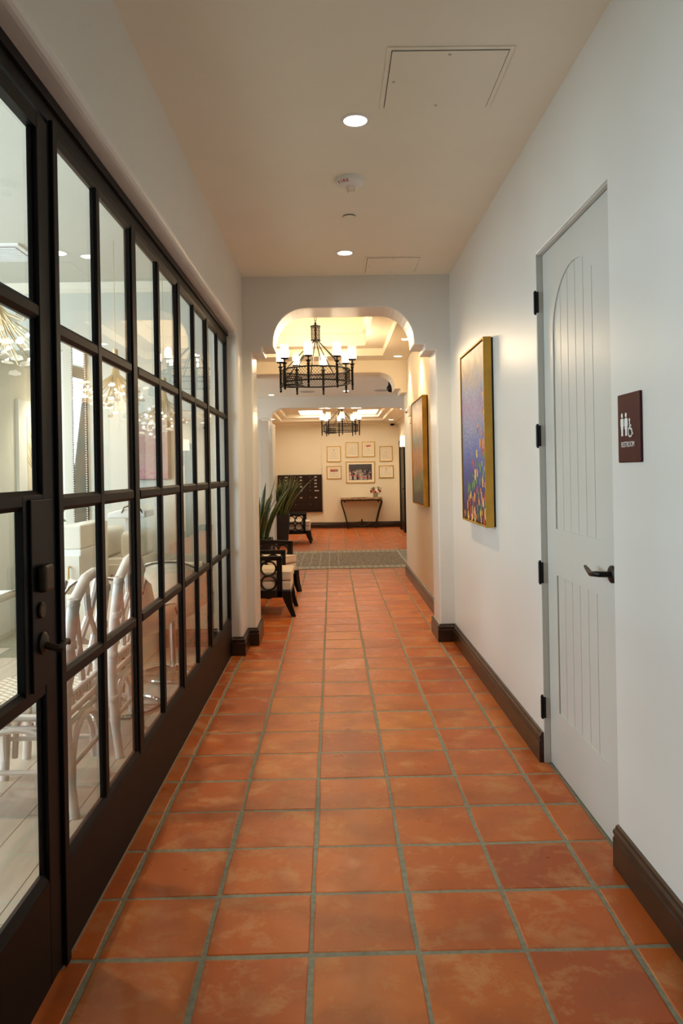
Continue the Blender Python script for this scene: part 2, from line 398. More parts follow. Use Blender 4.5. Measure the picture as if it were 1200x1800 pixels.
    def build(s, name, mats, parent=None, smooth=False, bevel=0.0, seg=2):
        q_ = parent
        while q_ is not None:
            if q_.get('_w'):
                L_ = q_.location; s.shift((-L_[0], -L_[1], -L_[2]))
            q_ = q_.parent
        o = bpy.data.objects.new(name, s.mesh(name, mats, smooth)); COL.objects.link(o)
        if parent is not None: o.parent = parent
        if bevel > 0:
            md = o.modifiers.new('edge_round', 'BEVEL'); md.width = bevel; md.segments = seg; md.limit_method = 'ANGLE'; md.angle_limit = radians(35)
        return o

def link(name, mesh, parent=None):
    o = bpy.data.objects.new(name, mesh); COL.objects.link(o)
    if parent is not None: o.parent = parent
    return o

def tag(o, label=None, cat=None, group=None, kind=None):
    if label: o['label'] = label
    if cat: o['category'] = cat
    if group: o['group'] = group
    if kind: o['kind'] = kind
    return o

def root(name, loc, label, cat, group=None, kind=None, worldspace=True, rz=0.0):
    """Empty at the base of a thing. Parts built under it are given in world coordinates when worldspace is set."""
    o = bpy.data.objects.new(name, None); COL.objects.link(o); o.location = loc; o.empty_display_size = 0.1
    o.rotation_euler = (0, 0, rz)
    if worldspace: o['_w'] = 1
    return tag(o, label, cat, group, kind)

def copy_tree(src, loc, rz=0.0, label=None):
    r = src.copy(); COL.objects.link(r); r.location = loc; r.rotation_euler = (0, 0, rz)
    if label: r['label'] = label
    for ch in [o for o in bpy.data.objects if o.parent == src]:
        c = ch.copy(); COL.objects.link(c); c.parent = r
        for g2 in [o for o in bpy.data.objects if o.parent == ch]:
            d = g2.copy(); COL.objects.link(d); d.parent = c
    return r

def text_mesh(body, size, extrude, mt, align='CENTER'):
    cu = bpy.data.curves.new('lettering', 'FONT'); cu.body = body; cu.size = size; cu.extrude = extrude
    cu.align_x = align; cu.align_y = 'CENTER'; cu.resolution_u = 3
    t = bpy.data.objects.new('lettering', cu); COL.objects.link(t)
    bpy.context.view_layer.update()
    me = bpy.data.meshes.new_from_object(t.evaluated_get(bpy.context.evaluated_depsgraph_get()))
    bpy.data.objects.remove(t); me.materials.clear(); me.materials.append(mt)
    return me

def sweep(path, prof, side=1, closed=False):
    """Profile (d out from the wall, z) swept along floor path; side=+1 puts the moulding on the left of travel."""
    P = [Vector((p[0], p[1])) for p in path]; n = len(P); mb = MB(); vs = []
    nr = []
    for i in range(n - 1):
        d = (P[i + 1] - P[i]).normalized(); nr.append(Vector((-d.y, d.x)) * side)
    for i in range(n):
        if i == 0: o = nr[0]; k = 1
        elif i == n - 1: o = nr[-1]; k = 1
        else:
            o = (nr[i - 1] + nr[i]).normalized(); k = 1 / max(0.3, o.dot(nr[i]))
        for d, z in prof:
            q = P[i] + o * d * k; vs.append((q.x, q.y, z))
    m_ = len(prof); fs = []
    for i in range(n - 1):
        for k in range(m_):
            k2 = (k + 1) % m_
            fs.append((i * m_ + k, i * m_ + k2, (i + 1) * m_ + k2, (i + 1) * m_ + k))
    fs.append(tuple(range(m_))); fs.append(tuple((n - 1) * m_ + k for k in range(m_ - 1, -1, -1)))
    return mb.add(vs, fs)

def spot(name, loc, target, power, color, angle=70, blend=0.6, radius=0.04, parent=None):
    l = bpy.data.lights.new(name, 'SPOT'); l.energy = power; l.color = color; l.spot_size = radians(angle); l.spot_blend = blend; l.shadow_soft_size = radius
    o = bpy.data.objects.new(name, l); COL.objects.link(o); 
    L_ = Vector(loc)
    o.rotation_euler = (Vector(target) - L_).to_track_quat('-Z', 'Y').to_euler()
    if parent is not None:
        o.parent = parent; L_ = L_ - Vector(parent.location)
    o.location = L_
    return o

ZC = 3.045          # corridor ceiling
XL, XR = -0.72, 1.0  # corridor walls
YA1, YA1B = 6.2, 6.58
YA2, YA2B = 9.75, 10.2
YA3 = 13.5
YF = 18.95
ZL = 2.865          # lounge ceiling
ZH = 2.78           # cross hall ceiling
ZF = 2.66           # far room ceiling

# ================================================================== STRUCTURE
def struct(o, label=None, cat=None):
    return tag(o, label, cat, None, 'structure')

# ---- tiled floor
floor = struct(MB().box(-5.2, 5.4, -3.2, YF + 0.5, -0.12, -0.0022).build('floor', M['grout']), 'terracotta tiled hallway floor with grey green grout joints', 'floor')
PT = 0.3175; GX0 = -0.722; GZ0 = 2.2105; GAP = 0.0075
def tile_mesh(w, d, rg, name='tile'):
    hw, hd = w / 2, d / 2; j = 0.0028
    c = [(-hw, -hd), (0, -hd), (hw, -hd), (hw, 0), (hw, hd), (0, hd), (-hw, hd), (-hw, 0)]
    c = [(x + rg.uniform(-j, j), y + rg.uniform(-j, j)) for x, y in c]
    zt = rg.uniform(-0.0012, 0.0)
    vs = [(x, y, -0.012) for x, y in c] + [(x, y, -0.0022) for x, y in c]
    for x, y in c:
        vs.append((x - math.copysign(0.0035, x) * (abs(x) > 0.01), y - math.copysign(0.0035, y) * (abs(y) > 0.01), zt))
    fs = []
    for k in range(8):
        k2 = (k + 1) % 8
        fs += [(k, k2, 8 + k2, 8 + k), (8 + k, 8 + k2, 16 + k2, 16 + k)]
    fs.append(tuple(range(16, 24)))
    return MB().add(vs, fs)
rg = random.Random(5)
FULL = [tile_mesh(PT - 2 * GAP, PT - 2 * GAP, rg).mesh('tile', M['tile']) for _ in range(12)]
LCUT = [tile_mesh(0.083, PT - 2 * GAP, rg).mesh('tile_cut', M['tile']) for _ in range(4)]
RCUT = [tile_mesh(0.150, PT - 2 * GAP, rg).mesh('tile_cut', M['tile']) for _ in range(4)]
n_t = 0
for j in range(-1, 28):
    yc = GZ0 + (j + 0.5) * PT
    cols = list(range(0, 5))
    if yc > 6.62: cols = [-1] + cols
    for i in cols:
        xc = GX0 + (i + 0.5) * PT
        if YA1 - 0.02 < yc < YA1B and (xc < -0.64 or xc > 0.86): pass
        o = link('tile', FULL[rg.randrange(12)], floor)
        o.location = (xc + rg.uniform(-0.002, 0.002), yc + rg.uniform(-0.004, 0.004), 0); o.rotation_euler = (0, 0, rg.uniform(-0.006, 0.006) + (pi if rg.random() < 0.5 else 0))
    if yc < 6.0:
        o = link('tile', LCUT[rg.randrange(4)], floor); o.location = (GX0 - GAP - 0.0415, yc + rg.uniform(-0.003, 0.003), 0)
    o = link('tile', RCUT[rg.randrange(4)], floor); o.location = (GX0 + 5 * PT + GAP + 0.075, yc + rg.uniform(-0.003, 0.003), 0)
mb = MB(); rg2 = random.Random(9)
for j in range(-17, 53):
    yc = GZ0 + (j + 0.5) * PT
    for i in range(-6, 12):
        xc = GX0 + (i + 0.5) * PT
        near = -1 <= j < 28
        if near and (i >= 0 and i <= 5 or (i == -1 and yc > 6.62)): continue
        if yc < 10.3 and (xc > 0.9 if not near else True) and xc > 0: continue
        if yc < 6.3 and xc < -0.75: continue
        if xc < -2.2 and not (10.4 < yc < 13.4): continue
        t = tile_mesh(PT - 2 * GAP, PT - 2 * GAP, rg2); t.shift((xc, yc, 0)); mb.add(t.v, t.f)
tag(mb.build('distant_tiles', M['tile'], floor), kind='stuff')

# ---- corridor shell
poly = [(-3.0, 0), (2.665, 0), (2.665, 2.452), (3.605, 2.452), (3.605, 0), (YA1 + 0.02, 0), (YA1 + 0.02, ZC + 0.1), (-3.0, ZC + 0.1)]
# notch order: outline runs along the floor and round the door opening
struct(MB().prism(poly, XR, XR + 0.16, 'x').build('wall_right', M['plaster'], bevel=0.006), 'glossy off white plaster corridor wall with door recess and paintings', 'wall')
struct(MB().box(XR + 0.10, XR + 0.16, 2.55, 3.75, 0, 2.6).build('wall_door_recess', M['plaster']), 'plaster backing closing the recess behind the restroom door', 'wall')
poly = [(-3.0, 0), (1.24, 0), (1.24, 2.53), (5.87, 2.53), (5.87, 0), (YA1 + 0.02, 0), (YA1 + 0.02, ZC + 0.1), (-3.0, ZC + 0.1)]
struct(MB().prism(poly, XL - 0.20, XL, 'x').build('wall_left', M['plaster'], bevel=0.028, seg=4), 'off white plaster wall above the glazed partition with rounded soffit edge', 'wall')
struct(MB().box(-1.0, 1.2, -3.2, -3.0, 0, ZC + 0.1).build('wall_back', M['plaster']), 'plain plaster wall closing the corridor behind the camera', 'wall')
struct(MB().box(XL - 0.2, XR + 0.16, -3.0, YA1 + 0.05, ZC, ZC + 0.1).build('ceiling', M['ceiling']), 'flat tan lit plaster corridor ceiling', 'ceiling')

def quarter(cx, cz, rx, rz, a0, a1, n=10):
    return [(cx + rx * cos(radians(a0 + (a1 - a0) * k / n)), cz + rz * sin(radians(a0 + (a1 - a0) * k / n))) for k in range(n + 1)]
def arch_poly(xl, xr, c1z, c2z, bz, top, w1, w2, rx, x_out0, x_out1, ztop, left_steps=True):
    """outline with stepped corbels and quarter-ellipse shoulders (right and left mirrored)"""
    p = [(x_out0, 0), (xl, 0)]
    if left_steps:
        p += [(xl, c1z), (xl + w1, c1z), (xl + w1, c2z), (xl + w2, c2z)]
        p += quarter(xl + w2 + rx, bz, rx, top - bz, 180, 90)
    else:
        p += quarter(xl + rx, bz, rx, top - bz, 180, 90)
    p += quarter(xr - w2 - rx, bz, rx, top - bz, 90, 0)
    p += [(xr - w2, c2z), (xr - w1, c2z), (xr - w1, c1z), (xr, c1z), (xr, 0), (x_out1, 0), (x_out1, ztop), (x_out0, ztop)]
    return p
p = arch_poly(-0.645, 0.875, 2.415, 2.465, 2.50, 2.782, 0.088, 0.176, 0.275, -0.93, 1.16, 3.5)
struct(MB().prism(p, YA1, YA1B, 'y').build('wall_arch_near', M['plaster'], bevel=0.010), 'off white plaster archway with stepped corbels at the end of the corridor', 'wall')

# ---- lounge beyond the first arch
struct(MB().box(XR, XR + 0.2, YA1B, YA2B, 0, 3.6).build('wall_lounge_right', M['cream'], bevel=0.012), 'warm cream plaster wall behind the garden painting', 'wall')
struct(MB().box(-2.5, -2.35, YA1B, 10.0, 0, 3.6).build('wall_lounge_left', M['plaster']), 'plaster wall behind the lounge armchairs', 'wall')
struct(MB().box(-2.4, -0.92, YA1 + 0.1, YA1B, 0, 3.6).build('wall_lounge_near', M['plaster']), 'plaster return wall beside the near archway', 'wall')
mb = MB()
x0, x1, y0, y1 = -2.4, 1.05, YA1B - 0.05, YA2 + 0.02
def tray(mb, x0, x1, y0, y1, z, rings, th):
    """stepped coffer: each ring is (xa, xb, ya, yb, z of its underside)"""
    rings = [(x0, x1, y0, y1, z)] + rings
    for k in range(1, len(rings)):
        a, b2 = rings[k - 1], rings[k]
        zb = a[4]; zt = b2[4] + th
        mb.box(a[0], b2[0], a[2], a[3], zb, zt); mb.box(b2[1], a[1], a[2], a[3], zb, zt)
        mb.box(b2[0], b2[1], a[2], b2[2], zb, zt); mb.box(b2[0], b2[1], b2[3], a[3], zb, zt)
    l = rings[-1]
    mb.box(l[0], l[1], l[2], l[3], l[4], l[4] + th)
tray(mb, x0, x1, y0, y1, ZL, [(-0.98, 0.66, 7.0, 9.35, 2.955), (-0.76, 0.43, 7.25, 9.12, 3.10), (-0.72, 0.39, 7.3, 9.07, 3.38)], 0.03)
struct(mb.build('ceiling_lounge', M['ceiling']), 'warm lit coffered lounge ceiling with stepped tray', 'ceiling')
p = arch_poly(-1.37, 1.02, 2.437, 2.488, 2.53, 2.705, 0.105, 0.185, 0.21, -2.4, 1.15, 3.5)
struct(MB().prism(p, YA2, YA2B, 'y').build('wall_arch_middle', M['cream'], bevel=0.010), 'cream plaster arch with stepped corbels beyond the near chandelier', 'wall')

# ---- cross hall
struct(MB().box(-5.1, 5.4, YA2B, YA3 + 0.05, ZH, ZH + 0.1).build('ceiling_hall', M['ceiling']), 'grey blue shaded ceiling of the cross hall', 'ceiling')
struct(MB().box(XR + 0.15, 5.4, YA2B - 0.15, YA2B, 0, 3.3).build('wall_hall_near_right', M['plaster'], bevel=0.01), 'near wall of the cross hall on its right arm', 'wall')
struct(MB().box(-5.1, -2.35, 9.85, 10.0, 0, 3.3).build('wall_hall_near_left', M['plaster']), 'near wall of the cross hall on its left arm', 'wall')
struct(MB().box(-5.2, -5.1, 9.9, YA3 + 0.2, 0, 3.3).build('wall_hall_left_end', M['plaster']), 'left end wall of the cross hall', 'wall')
struct(MB().box(5.4, 5.5, 9.9, YA3 + 0.2, 0, 3.3).build('wall_hall_right_end', M['plaster']), 'right end wall of the cross hall', 'wall')
p = [(-5.1, 2.30), (-1.08, 2.30)] + quarter(-0.83, 2.41, 0.25, 0.175, 180, 90) + quarter(1.22, 2.45, 0.14, 0.115, 90, 0) + [(1.36, 0), (5.4, 0), (5.4, ZH + 0.02), (-5.1, ZH + 0.02)]
struct(MB().prism(p, YA3, YA3 + 0.22, 'y').build('wall_arch_far', M['plaster'], bevel=0.010), 'pale arch header and pier between the cross hall and the far room', 'wall')
# left side wall of the far room with an arched opening, seen edge-on
p = [(12.98, 0), (13.06, 0), (13.06, 1.75)] + quarter(13.44, 1.75, 0.38, 0.53, 180, 0, 14) + [(13.82, 0), (14.5, 0), (14.5, 2.34), (12.98, 2.34)]
struct(MB().prism(p, -1.22, -1.085, 'x').build('wall_side_arch', M['plaster'], bevel=0.008), 'narrow arched side opening left of the far room', 'wall')
struct(MB().box(-5.1, -1.22, 13.72, 13.86, 0, 2.6).build('wall_side_passage', M['cream']), 'tan wall behind the arched side opening', 'wall')

# ---- far room
struct(MB().box(-0.235, 1.75, YF, YF + 0.3, 0, 3.1).build('wall_far', M['cream']), 'warm cream far wall carrying the framed certificates', 'wall')
struct(MB().box(-1.6, -0.235, YF + 0.05, YF + 0.3, 0, 3.1).build('wall_far_niche', M['cream']), 'slightly recessed cream wall behind the mailboxes', 'wall')
p = [(YA3, 0), (YF + 0.1, 0), (YF + 0.1, 3.1), (YA3, 3.1)]
struct(MB().prism(p, 1.70, 1.85, 'x').build('wall_far_right', M['cream']), 'right wall of the far room beside the dark door', 'wall')
struct(MB().box(-1.72, -1.58, 14.4, YF + 0.3, 0, 3.1).build('wall_far_left', M['cream']), 'left wall of the far room beside the mailboxes', 'wall')
struct(MB().box(-1.60, -1.215, 14.38, 14.5, 0, 3.1).build('wall_far_left_return', M['cream']), 'short return wall at the left of the far room', 'wall')
mb = MB()
tray(mb, -1.6, 1.72, YA3 + 0.2, YF + 0.05, ZF, [(-1.2, 1.25, 14.2, 18.2, 2.73), (-1.08, 1.13, 14.4, 18.0, 2.815)], 0.03)
struct(mb.build('ceiling_far', M['ceiling']), 'stepped tray ceiling of the far room', 'ceiling')
struct(sweep([(-1.58, YF + 0.05), (-0.235, YF + 0.05), (-0.235, YF), (1.70, YF), (1.70, YA3 + 0.2)], [(0, ZF), (0, ZF - 0.05), (0.02, ZF - 0.05), (0.05, ZF - 0.015), (0.05, ZF)], -1).build('trim_far_cornice', M['ceiling']), 'cream cornice round the top of the far room', 'cornice')

# ---- office behind the glass
struct(MB().box(-4.3, XL - 0.15, -1.5, 9.6, -0.12, -0.006).build('floor_office', M['plank']), 'pale wood look plank floor of the glazed office', 'floor')
ofl = [o for o in COL.objects if o.name == 'floor_office'][0]
rg = random.Random(21)
PLM = []
for k in range(6):
    PLM.append(MB().box(-0.098, 0.098, -0.598, 0.598, -0.01, 0.0).mesh('plank', M['plank']))
for i in range(13):
    x = -0.905 - 0.1 - i * 0.2; off = rg.uniform(0, 1.2)
    for j in range(6):
        y = 0.4 + off + j * 1.2
        if y > 6.4: continue
        o = link('plank', PLM[(i + j) % 6], ofl); o.location = (x, y, rg.uniform(-0.0008, 0.0))
struct(MB().box(-4.3, XL - 0.2, -1.5, 9.6, 3.0, 3.1).build('ceiling_office', M['office_wall']), 'pale ceiling of the office behind the glass', 'ceiling')
struct(MB().prism([(-4.3, 2.47), (-2.2, 2.47), (-2.2, 0), (-0.92, 0), (-0.92, 3.02), (-4.3, 3.02)], 6.2, 6.32, 'y').build('wall_office_back', M['office_wall']), 'pale office back wall with opening and dropped header', 'wall')
struct(MB().box(-4.3, -3.0, 6.32, 9.6, 0, 2.6).build('wall_office_alcove', M['office_wall']), 'alcove side wall carrying the framed palm print', 'wall')
struct(MB().box(-3.0, -2.2, 8.6, 8.75, 0, 3.0).build('wall_office_alcove_end', M['office_wall']), 'end wall of the office alcove', 'wall')
struct(MB().box(-2.2, -2.1, 6.3, 8.75, 0, 3.0).build('wall_office_alcove_right', M['office_wall']), 'right side wall of the office alcove', 'wall')
struct(MB().box(-3.0, -2.2, 6.3, 8.75, 2.5, 2.6).build('ceiling_office_alcove', M['office_wall']), 'low ceiling over the office alcove', 'ceiling')
p = [(-1.5, 0), (6.3, 0), (6.3, 3.02), (-1.5, 3.02)]
mb = MB().box(-4.3, -4.15, -1.5, 6.3, 0, 0.6).box(-4.3, -4.15, -1.5, 6.3, 2.9, 3.02).box(-4.3, -4.15, -1.5, 0.35, 0.6, 2.9).box(-4.3, -4.15, 4.85, 6.3, 0.6, 2.9)
struct(mb.build('wall_office_left', M['office_wall']), 'office window wall out of view on the left', 'wall')
struct(MB().box(-4.3, XL - 0.2, -1.6, -1.5, 0, 3.02).build('wall_office_front', M['office_wall']), 'office wall behind the camera', 'wall')
struct(sweep([(-4.1, 6.2), (-0.93, 6.2)], [(0, 3.0), (0, 2.93), (0.015, 2.93), (0.05, 2.955), (0.075, 2.985), (0.09, 3.0)], -1).build('trim_office_cornice', M['ceiling'], smooth=False), 'crown moulding above the office back wall', 'cornice')

# ---- baseboards
BB = [(0.0, 0.0), (0.022, 0.0), (0.022, 0.098), (0.018, 0.104), (0.018, 0.112), (0.022, 0.118), (0.020, 0.127), (0.012, 0.134), (0.010, 0.142), (0.0, 0.146)]
def base(name, path, side, label):
    struct(sweep(path, BB, side).build(name, M['trim']), label, 'baseboard')
base('baseboard_right', [(XR, 3.608), (XR, YA1), (0.875, YA1), (0.875, YA1B), (XR, YA1B), (XR, YA2), (XR, YA2B), (XR + 0.15, YA2B)], 1, 'dark brown baseboard from the restroom door round the right arch pier')
base('baseboard_right_near', [(XR, -2.98), (XR, 2.662)], 1, 'dark brown baseboard below the restroom sign')
base('baseboard_left', [(-0.80, 5.87), (XL, 5.87), (XL, YA1), (-0.645, YA1), (-0.645, YA1B), (-0.92, YA1B)], -1, 'dark brown baseboard round the left arch pier')
base('baseboard_far', [(-1.57, YF + 0.05), (-0.235, YF + 0.05), (-0.235, YF), (1.70, YF), (1.70, 18.3)], -1, 'dark baseboard along the far certificate wall')
base('baseboard_far_right', [(1.70, 17.05), (1.70, 16.4)], -1, 'short dark baseboard by the far dark door')
base('baseboard_lounge_left', [(-2.35, YA1B), (-2.35, 9.98)], -1, 'dark baseboard behind the lounge armchairs')
base('baseboard_office', [(-2.2, 6.2), (-0.93, 6.2)], -1, 'brown baseboard along the office back wall')
struct(MB().box(-1.24, -1.06, 13.66, 13.78, 0, 0.13).build('trim_pier_plinth', M['trim']), 'dark plinth at the foot of the far arch pier', 'baseboard')

# ================================================================== GLAZED PARTITION (window_1) and glass door (door_1)
XF = -0.805; XG = -0.817
win = root('window_1', (XF, 2.17, 0), 'black framed glass partition with eight columns of panes along the corridor', 'window', kind='structure')
MB().box(-0.832, XF, 2.17, 5.87, 0.0, 0.275).build('kick_panel', M['steel'], win, bevel=0.004)
tag(MB().box(XF - 0.002, XF + 0.005, 2.17, 5.80, -0.004, 0.005).build('sealant_line', mat('sealant', (0.30, 0.21, 0.14), 0.7), win), 'pale sealant line')
MB().prism([(XF, 0.275), (XF - 0.004, 0.288), (XG, 0.302), (-0.832, 0.302), (-0.832, 0.275)], 2.25, 5.83, 'y').build('sill', M['steel'], win)
MB().box(-0.832, XF, 1.24, 5.87, 2.455, 2.53).box(-0.832, XF + 0.012, 1.24, 5.87, 2.497, 2.53).prism([(XF, 2.455), (XF - 0.004, 2.440), (XG, 2.425), (-0.832, 2.425), (-0.832, 2.455)], 2.25, 5.83, 'y').build('head_frame', M['steel'], win)
edges = [2.25, 3.17, 4.09, 5.01]; MW = 0.11
MB().box(-0.832, XF, 2.175, 2.25, 0.27, 2.46).box(-0.832, XF + 0.012, 2.185, 2.222, 0.0, 2.46).build('post', M['steel'], win, bevel=0.003)
MB().box(-0.832, XF, 5.82, 5.87, 0.27, 2.46).build('post', M['steel'], win, bevel=0.003)
for e in edges[1:]:
    MB().box(-0.832, XF - 0.008, e - MW, e, 0.27, 2.46).box(-0.832, XF, e - MW + 0.022, e - 0.022, 0.27, 2.46).build('mullion', M['steel'], win, bevel=0.003)
ZM = [0.302, 0.823, 1.345, 1.862, 2.425]
for e in edges:
    ya, yb = e, e + 0.81; ymid = (ya + yb) / 2 - 0.012
    for z in ZM[1:4]:
        MB().prism([(XF - 0.002, z - 0.013), (XF - 0.002, z + 0.013), (XG, z + 0.024), (-0.828, z + 0.024), (-0.828, z - 0.024), (XG, z - 0.024)], ya, yb, 'y').build('glazing_bar', M['steel'], win)
    MB().prism([(XF - 0.001, ymid - 0.017), (XF - 0.001, ymid + 0.017), (XG, ymid + 0.022), (-0.828, ymid + 0.022), (-0.828, ymid - 0.022), (XG, ymid - 0.022)], 0.30, 2.43, 'z').build('glazing_bar', M['steel'], win)
    for (a, c) in ((ya - 0.004, ymid - 0.021), (ymid + 0.021, yb + 0.004)):
        for k in range(4):
            MB().box(XG - 0.006, XG - 0.001, a, c, ZM[k] + 0.012 * (k > 0), ZM[k + 1] - 0.012 * (k < 3)).build('pane', M['pane'], win)

dr = root('door_1', (XF, 1.25, 0), 'black framed glazed office door with lever handle and lock plate', 'door', kind='structure')
D0, D1 = 1.26, 2.168
MB().box(-0.832, XF + 0.002, 2.090, D1, 0.01, 2.44).box(-0.828, XF - 0.012, 2.075, 2.095, 0.3, 2.4).build('stile', M['steel'], dr, bevel=0.003)
MB().box(-0.832, XF + 0.002, D0, D0 + 0.08, 0.01, 2.44).build('stile', M['steel'], dr, bevel=0.003)
MB().box(-0.832, XF + 0.001, D0 + 0.08, 2.09, 0.01, 0.30).prism([(XF, 0.30), (XG, 0.325), (-0.828, 0.325), (-0.828, 0.30)], D0 + 0.08, 2.09, 'y').build('bottom_rail', M['steel'], dr)
MB().box(-0.832, XF + 0.001, D0 + 0.08, 2.09, 2.395, 2.44).build('top_rail', M['steel'], dr)
DM = [0.315, 0.835, 1.36, 1.885, 2.40]
for z in DM[1:4]:
    MB().prism([(XF, z - 0.013), (XF, z + 0.013), (XG, z + 0.026), (-0.828, z + 0.026), (-0.828, z - 0.026), (XG, z - 0.026)], D0 + 0.08, 2.09, 'y').build('glazing_bar', M['steel'], dr)
ym = 1.62
MB().prism([(XF, ym - 0.017), (XF, ym + 0.017), (XG, ym + 0.024), (-0.828, ym + 0.024), (-0.828, ym - 0.024), (XG, ym - 0.024)], 0.3, 2.4, 'z').build('glazing_bar', M['steel'], dr)
for (a, c) in ((D0 + 0.08, ym), (ym, 2.085)):
    for k in range(4):
        MB().box(XG - 0.006, XG - 0.001, a, c, DM[k] + 0.012 * (k > 0), DM[k + 1] - 0.012 * (k < 3)).build('pane', M['pane'], dr)
MB().box(-0.828, XF + 0.001, 1.955, 2.095, 0.845, 1.375).build('lock_block', M['steel'], dr, bevel=0.003)
MB().box(XF - 0.003, XF + 0.010, 1.985, 2.130, 0.850, 1.362).build('lock_plate', M['steel'], dr, bevel=0.003)
# knob, key cylinder and lever, set out along the plate
o = MB().box(XF + 0.008, XF + 0.036, 2.012, 2.076, 1.112, 1.186).build('thumb_turn', M['bronze'], dr, bevel=0.010, seg=3)
tag(o, 'brown bronze thumb turn')
MB().lathe([(0.022, 0.0), (0.022, 0.006), (0.019, 0.009)], (XF + 0.010, 2.036, 1.062), 18, 'x').build('key_cylinder', M['bronze'], dr, smooth=True)
MB().lathe([(0.030, 0.0), (0.030, 0.006), (0.022, 0.012)], (XF + 0.010, 2.045, 0.972), 18, 'x').build('handle_rose', M['bronze'], dr, smooth=True)
MB().tube([(XF + 0.02, 2.045, 0.966), (XF + 0.048, 2.045, 0.958), (XF + 0.056, 2.052, 0.955), (XF + 0.057, 2.075, 0.962), (XF + 0.057, 2.095, 0.966), (XF + 0.056, 2.115, 0.962), (XF + 0.054, 2.126, 0.952)], [0.010, 0.010, 0.010, 0.009, 0.008, 0.007, 0.005], 10).build('lever', M['bronze'], dr, smooth=True)

# ================================================================== RESTROOM DOOR (door_2)
d2 = root('door_2', (1.03, 2.67, 0), 'pale grey arched panel plank door with black lever at the restroom', 'door', kind='structure')
XD = 1.032; DY0, DY1 = 2.675, 3.598; DZ = 2.445
SY0, SY1 = 2.845, 3.455      # panel opening
def panel_outline(z0, z1, arch=None):
    if arch is None: return [(SY0, z0), (SY1, z0), (SY1, z1), (SY0, z1)]
    zs, zt = arch; n = 16
    return [(SY0, z0), (SY1, z0)] + [((SY0 + SY1) / 2 + (SY1 - SY0) / 2 * cos(pi * k / n), zs + (zt - zs) * sin(pi * k / n)) for k in range(n + 1)]
# leaf: a slab with two recesses. Build front frame as bottom rail, lock rail, stiles and arched head
fr = MB()
fr.box(XD, XD + 0.010, DY0, SY0, 0.008, DZ); fr.box(XD, XD + 0.010, SY1, DY1, 0.008, DZ)
fr.box(XD, XD + 0.010, SY0, SY1, 0.008, 0.285); fr.box(XD, XD + 0.010, SY0, SY1, 0.925, 1.14)
arc = panel_outline(1.14, 0, (2.03, 2.30))[2:]
fr.prism([(SY0, DZ), (SY1, DZ)] + arc, XD, XD + 0.010, 'x')
fr.build('door_frame_face', M['door_paint'], d2)
MB().box(XD + 0.0095, XD + 0.045, DY0, DY1, 0.008, DZ).build('leaf', M['door_paint'], d2)
pw = (SY1 - SY0) / 6
for k in range(6):
    a = SY0 + k * pw + 0.0022; c = SY0 + (k + 1) * pw - 0.0022
    MB().box(XD + 0.006, XD + 0.0097, a, c, 0.283, 0.927).build('plank', M['door_paint'], d2, bevel=0.0015)
    MB().box(XD + 0.006, XD + 0.0097, a, c, 1.138, 2.32).build('plank', M['door_paint'], d2, bevel=0.0015)
MB().box(XR + 0.002, XR + 0.10, 3.6005, 3.606, 0, 2.45).box(XR + 0.02, XR + 0.10, 2.664, 2.671, 0, 2.45).box(XR + 0.012, XR + 0.10, 2.664, 3.606, 2.448, 2.4535).build('jamb', M['door_paint'], d2)
for z in (2.222, 1.578, 0.918, 0.268):
    hg = MB().tube([(XR - 0.002, 3.612, z - 0.052), (XR - 0.002, 3.612, z + 0.052)], 0.0085, 10).box(XR - 0.001, XR + 0.010, 3.594, 3.604, z - 0.05, z + 0.05)
    hg.tube([(XR - 0.002, 3.612, z - 0.058), (XR - 0.002, 3.612, z + 0.058)], 0.0055, 8).build('hinge', M['black_metal'], d2, smooth=True)
rs = MB().lathe([(0.033, 0.0), (0.033, -0.008), (0.028, -0.012)], (XD, 2.755, 1.025), 20, 'x').build('handle_rose', M['black_metal'], d2, smooth=True)
MB().tube([(XD - 0.01, 2.755, 1.025), (XD - 0.052, 2.757, 1.026), (XD - 0.060, 2.768, 1.026), (XD - 0.058, 2.83, 1.018), (XD - 0.052, 2.875, 1.026), (XD - 0.05, 2.915, 1.036)], [0.011, 0.011, 0.011, 0.010, 0.009, 0.006], 10).build('lever', M['black_metal'], d2, smooth=True)

# restroom sign with raised pictograms and letters
sg = root('restroom_sign', (XR, 2.485, 1.435), 'maroon wall plaque reading RESTROOM with white people and wheelchair symbols', 'sign')
SX = 0.991
MB().box(SX, XR, 2.392, 2.580, 1.436, 1.668).build('plate', M['sign'], sg, bevel=0.004)
def onsign(mb):  # local u to the viewer's right, v up, w out of the plate -> world
    mt = Matrix(((0, 0, -1, SX), (-1, 0, 0, 2.580), (0, 1, 0, 1.436), (0, 0, 0, 1)))
    return mb.xf(mt)
def person(u, v, s, skirt):
    mb = MB(); n = 14
    mb.prism([(u + 0.0095 * s * cos(2 * pi * k / n), v + 0.082 * s + 0.0105 * s * sin(2 * pi * k / n)) for k in range(n)], 0, 0.0015, 'z')
    body = [(-0.0165, 0.064), (-0.012, 0.069), (0.012, 0.069), (0.0165, 0.064), (0.0165 + 0.003 * skirt, 0.036), (0.0125, 0.034), (0.013 + 0.004 * skirt, 0.024), (0.0095, 0.022), (0.0095, -0.005), (-0.0095, -0.005), (-0.0095, 0.022), (-0.013 - 0.004 * skirt, 0.024), (-0.0125, 0.034), (-0.0165 - 0.003 * skirt, 0.036)]
    mb.prism([(u + a * s, v + c * s) for a, c in body], 0, 0.0015, 'z')
    return mb
mb = person(0.043, 0.094, 0.80, 0); onsign(mb).build('pictogram', M['sign_white'], sg)
mb = person(0.077, 0.094, 0.80, 1); onsign(mb).build('pictogram', M['sign_white'], sg)
mb = MB(); u, v = 0.106, 0.092
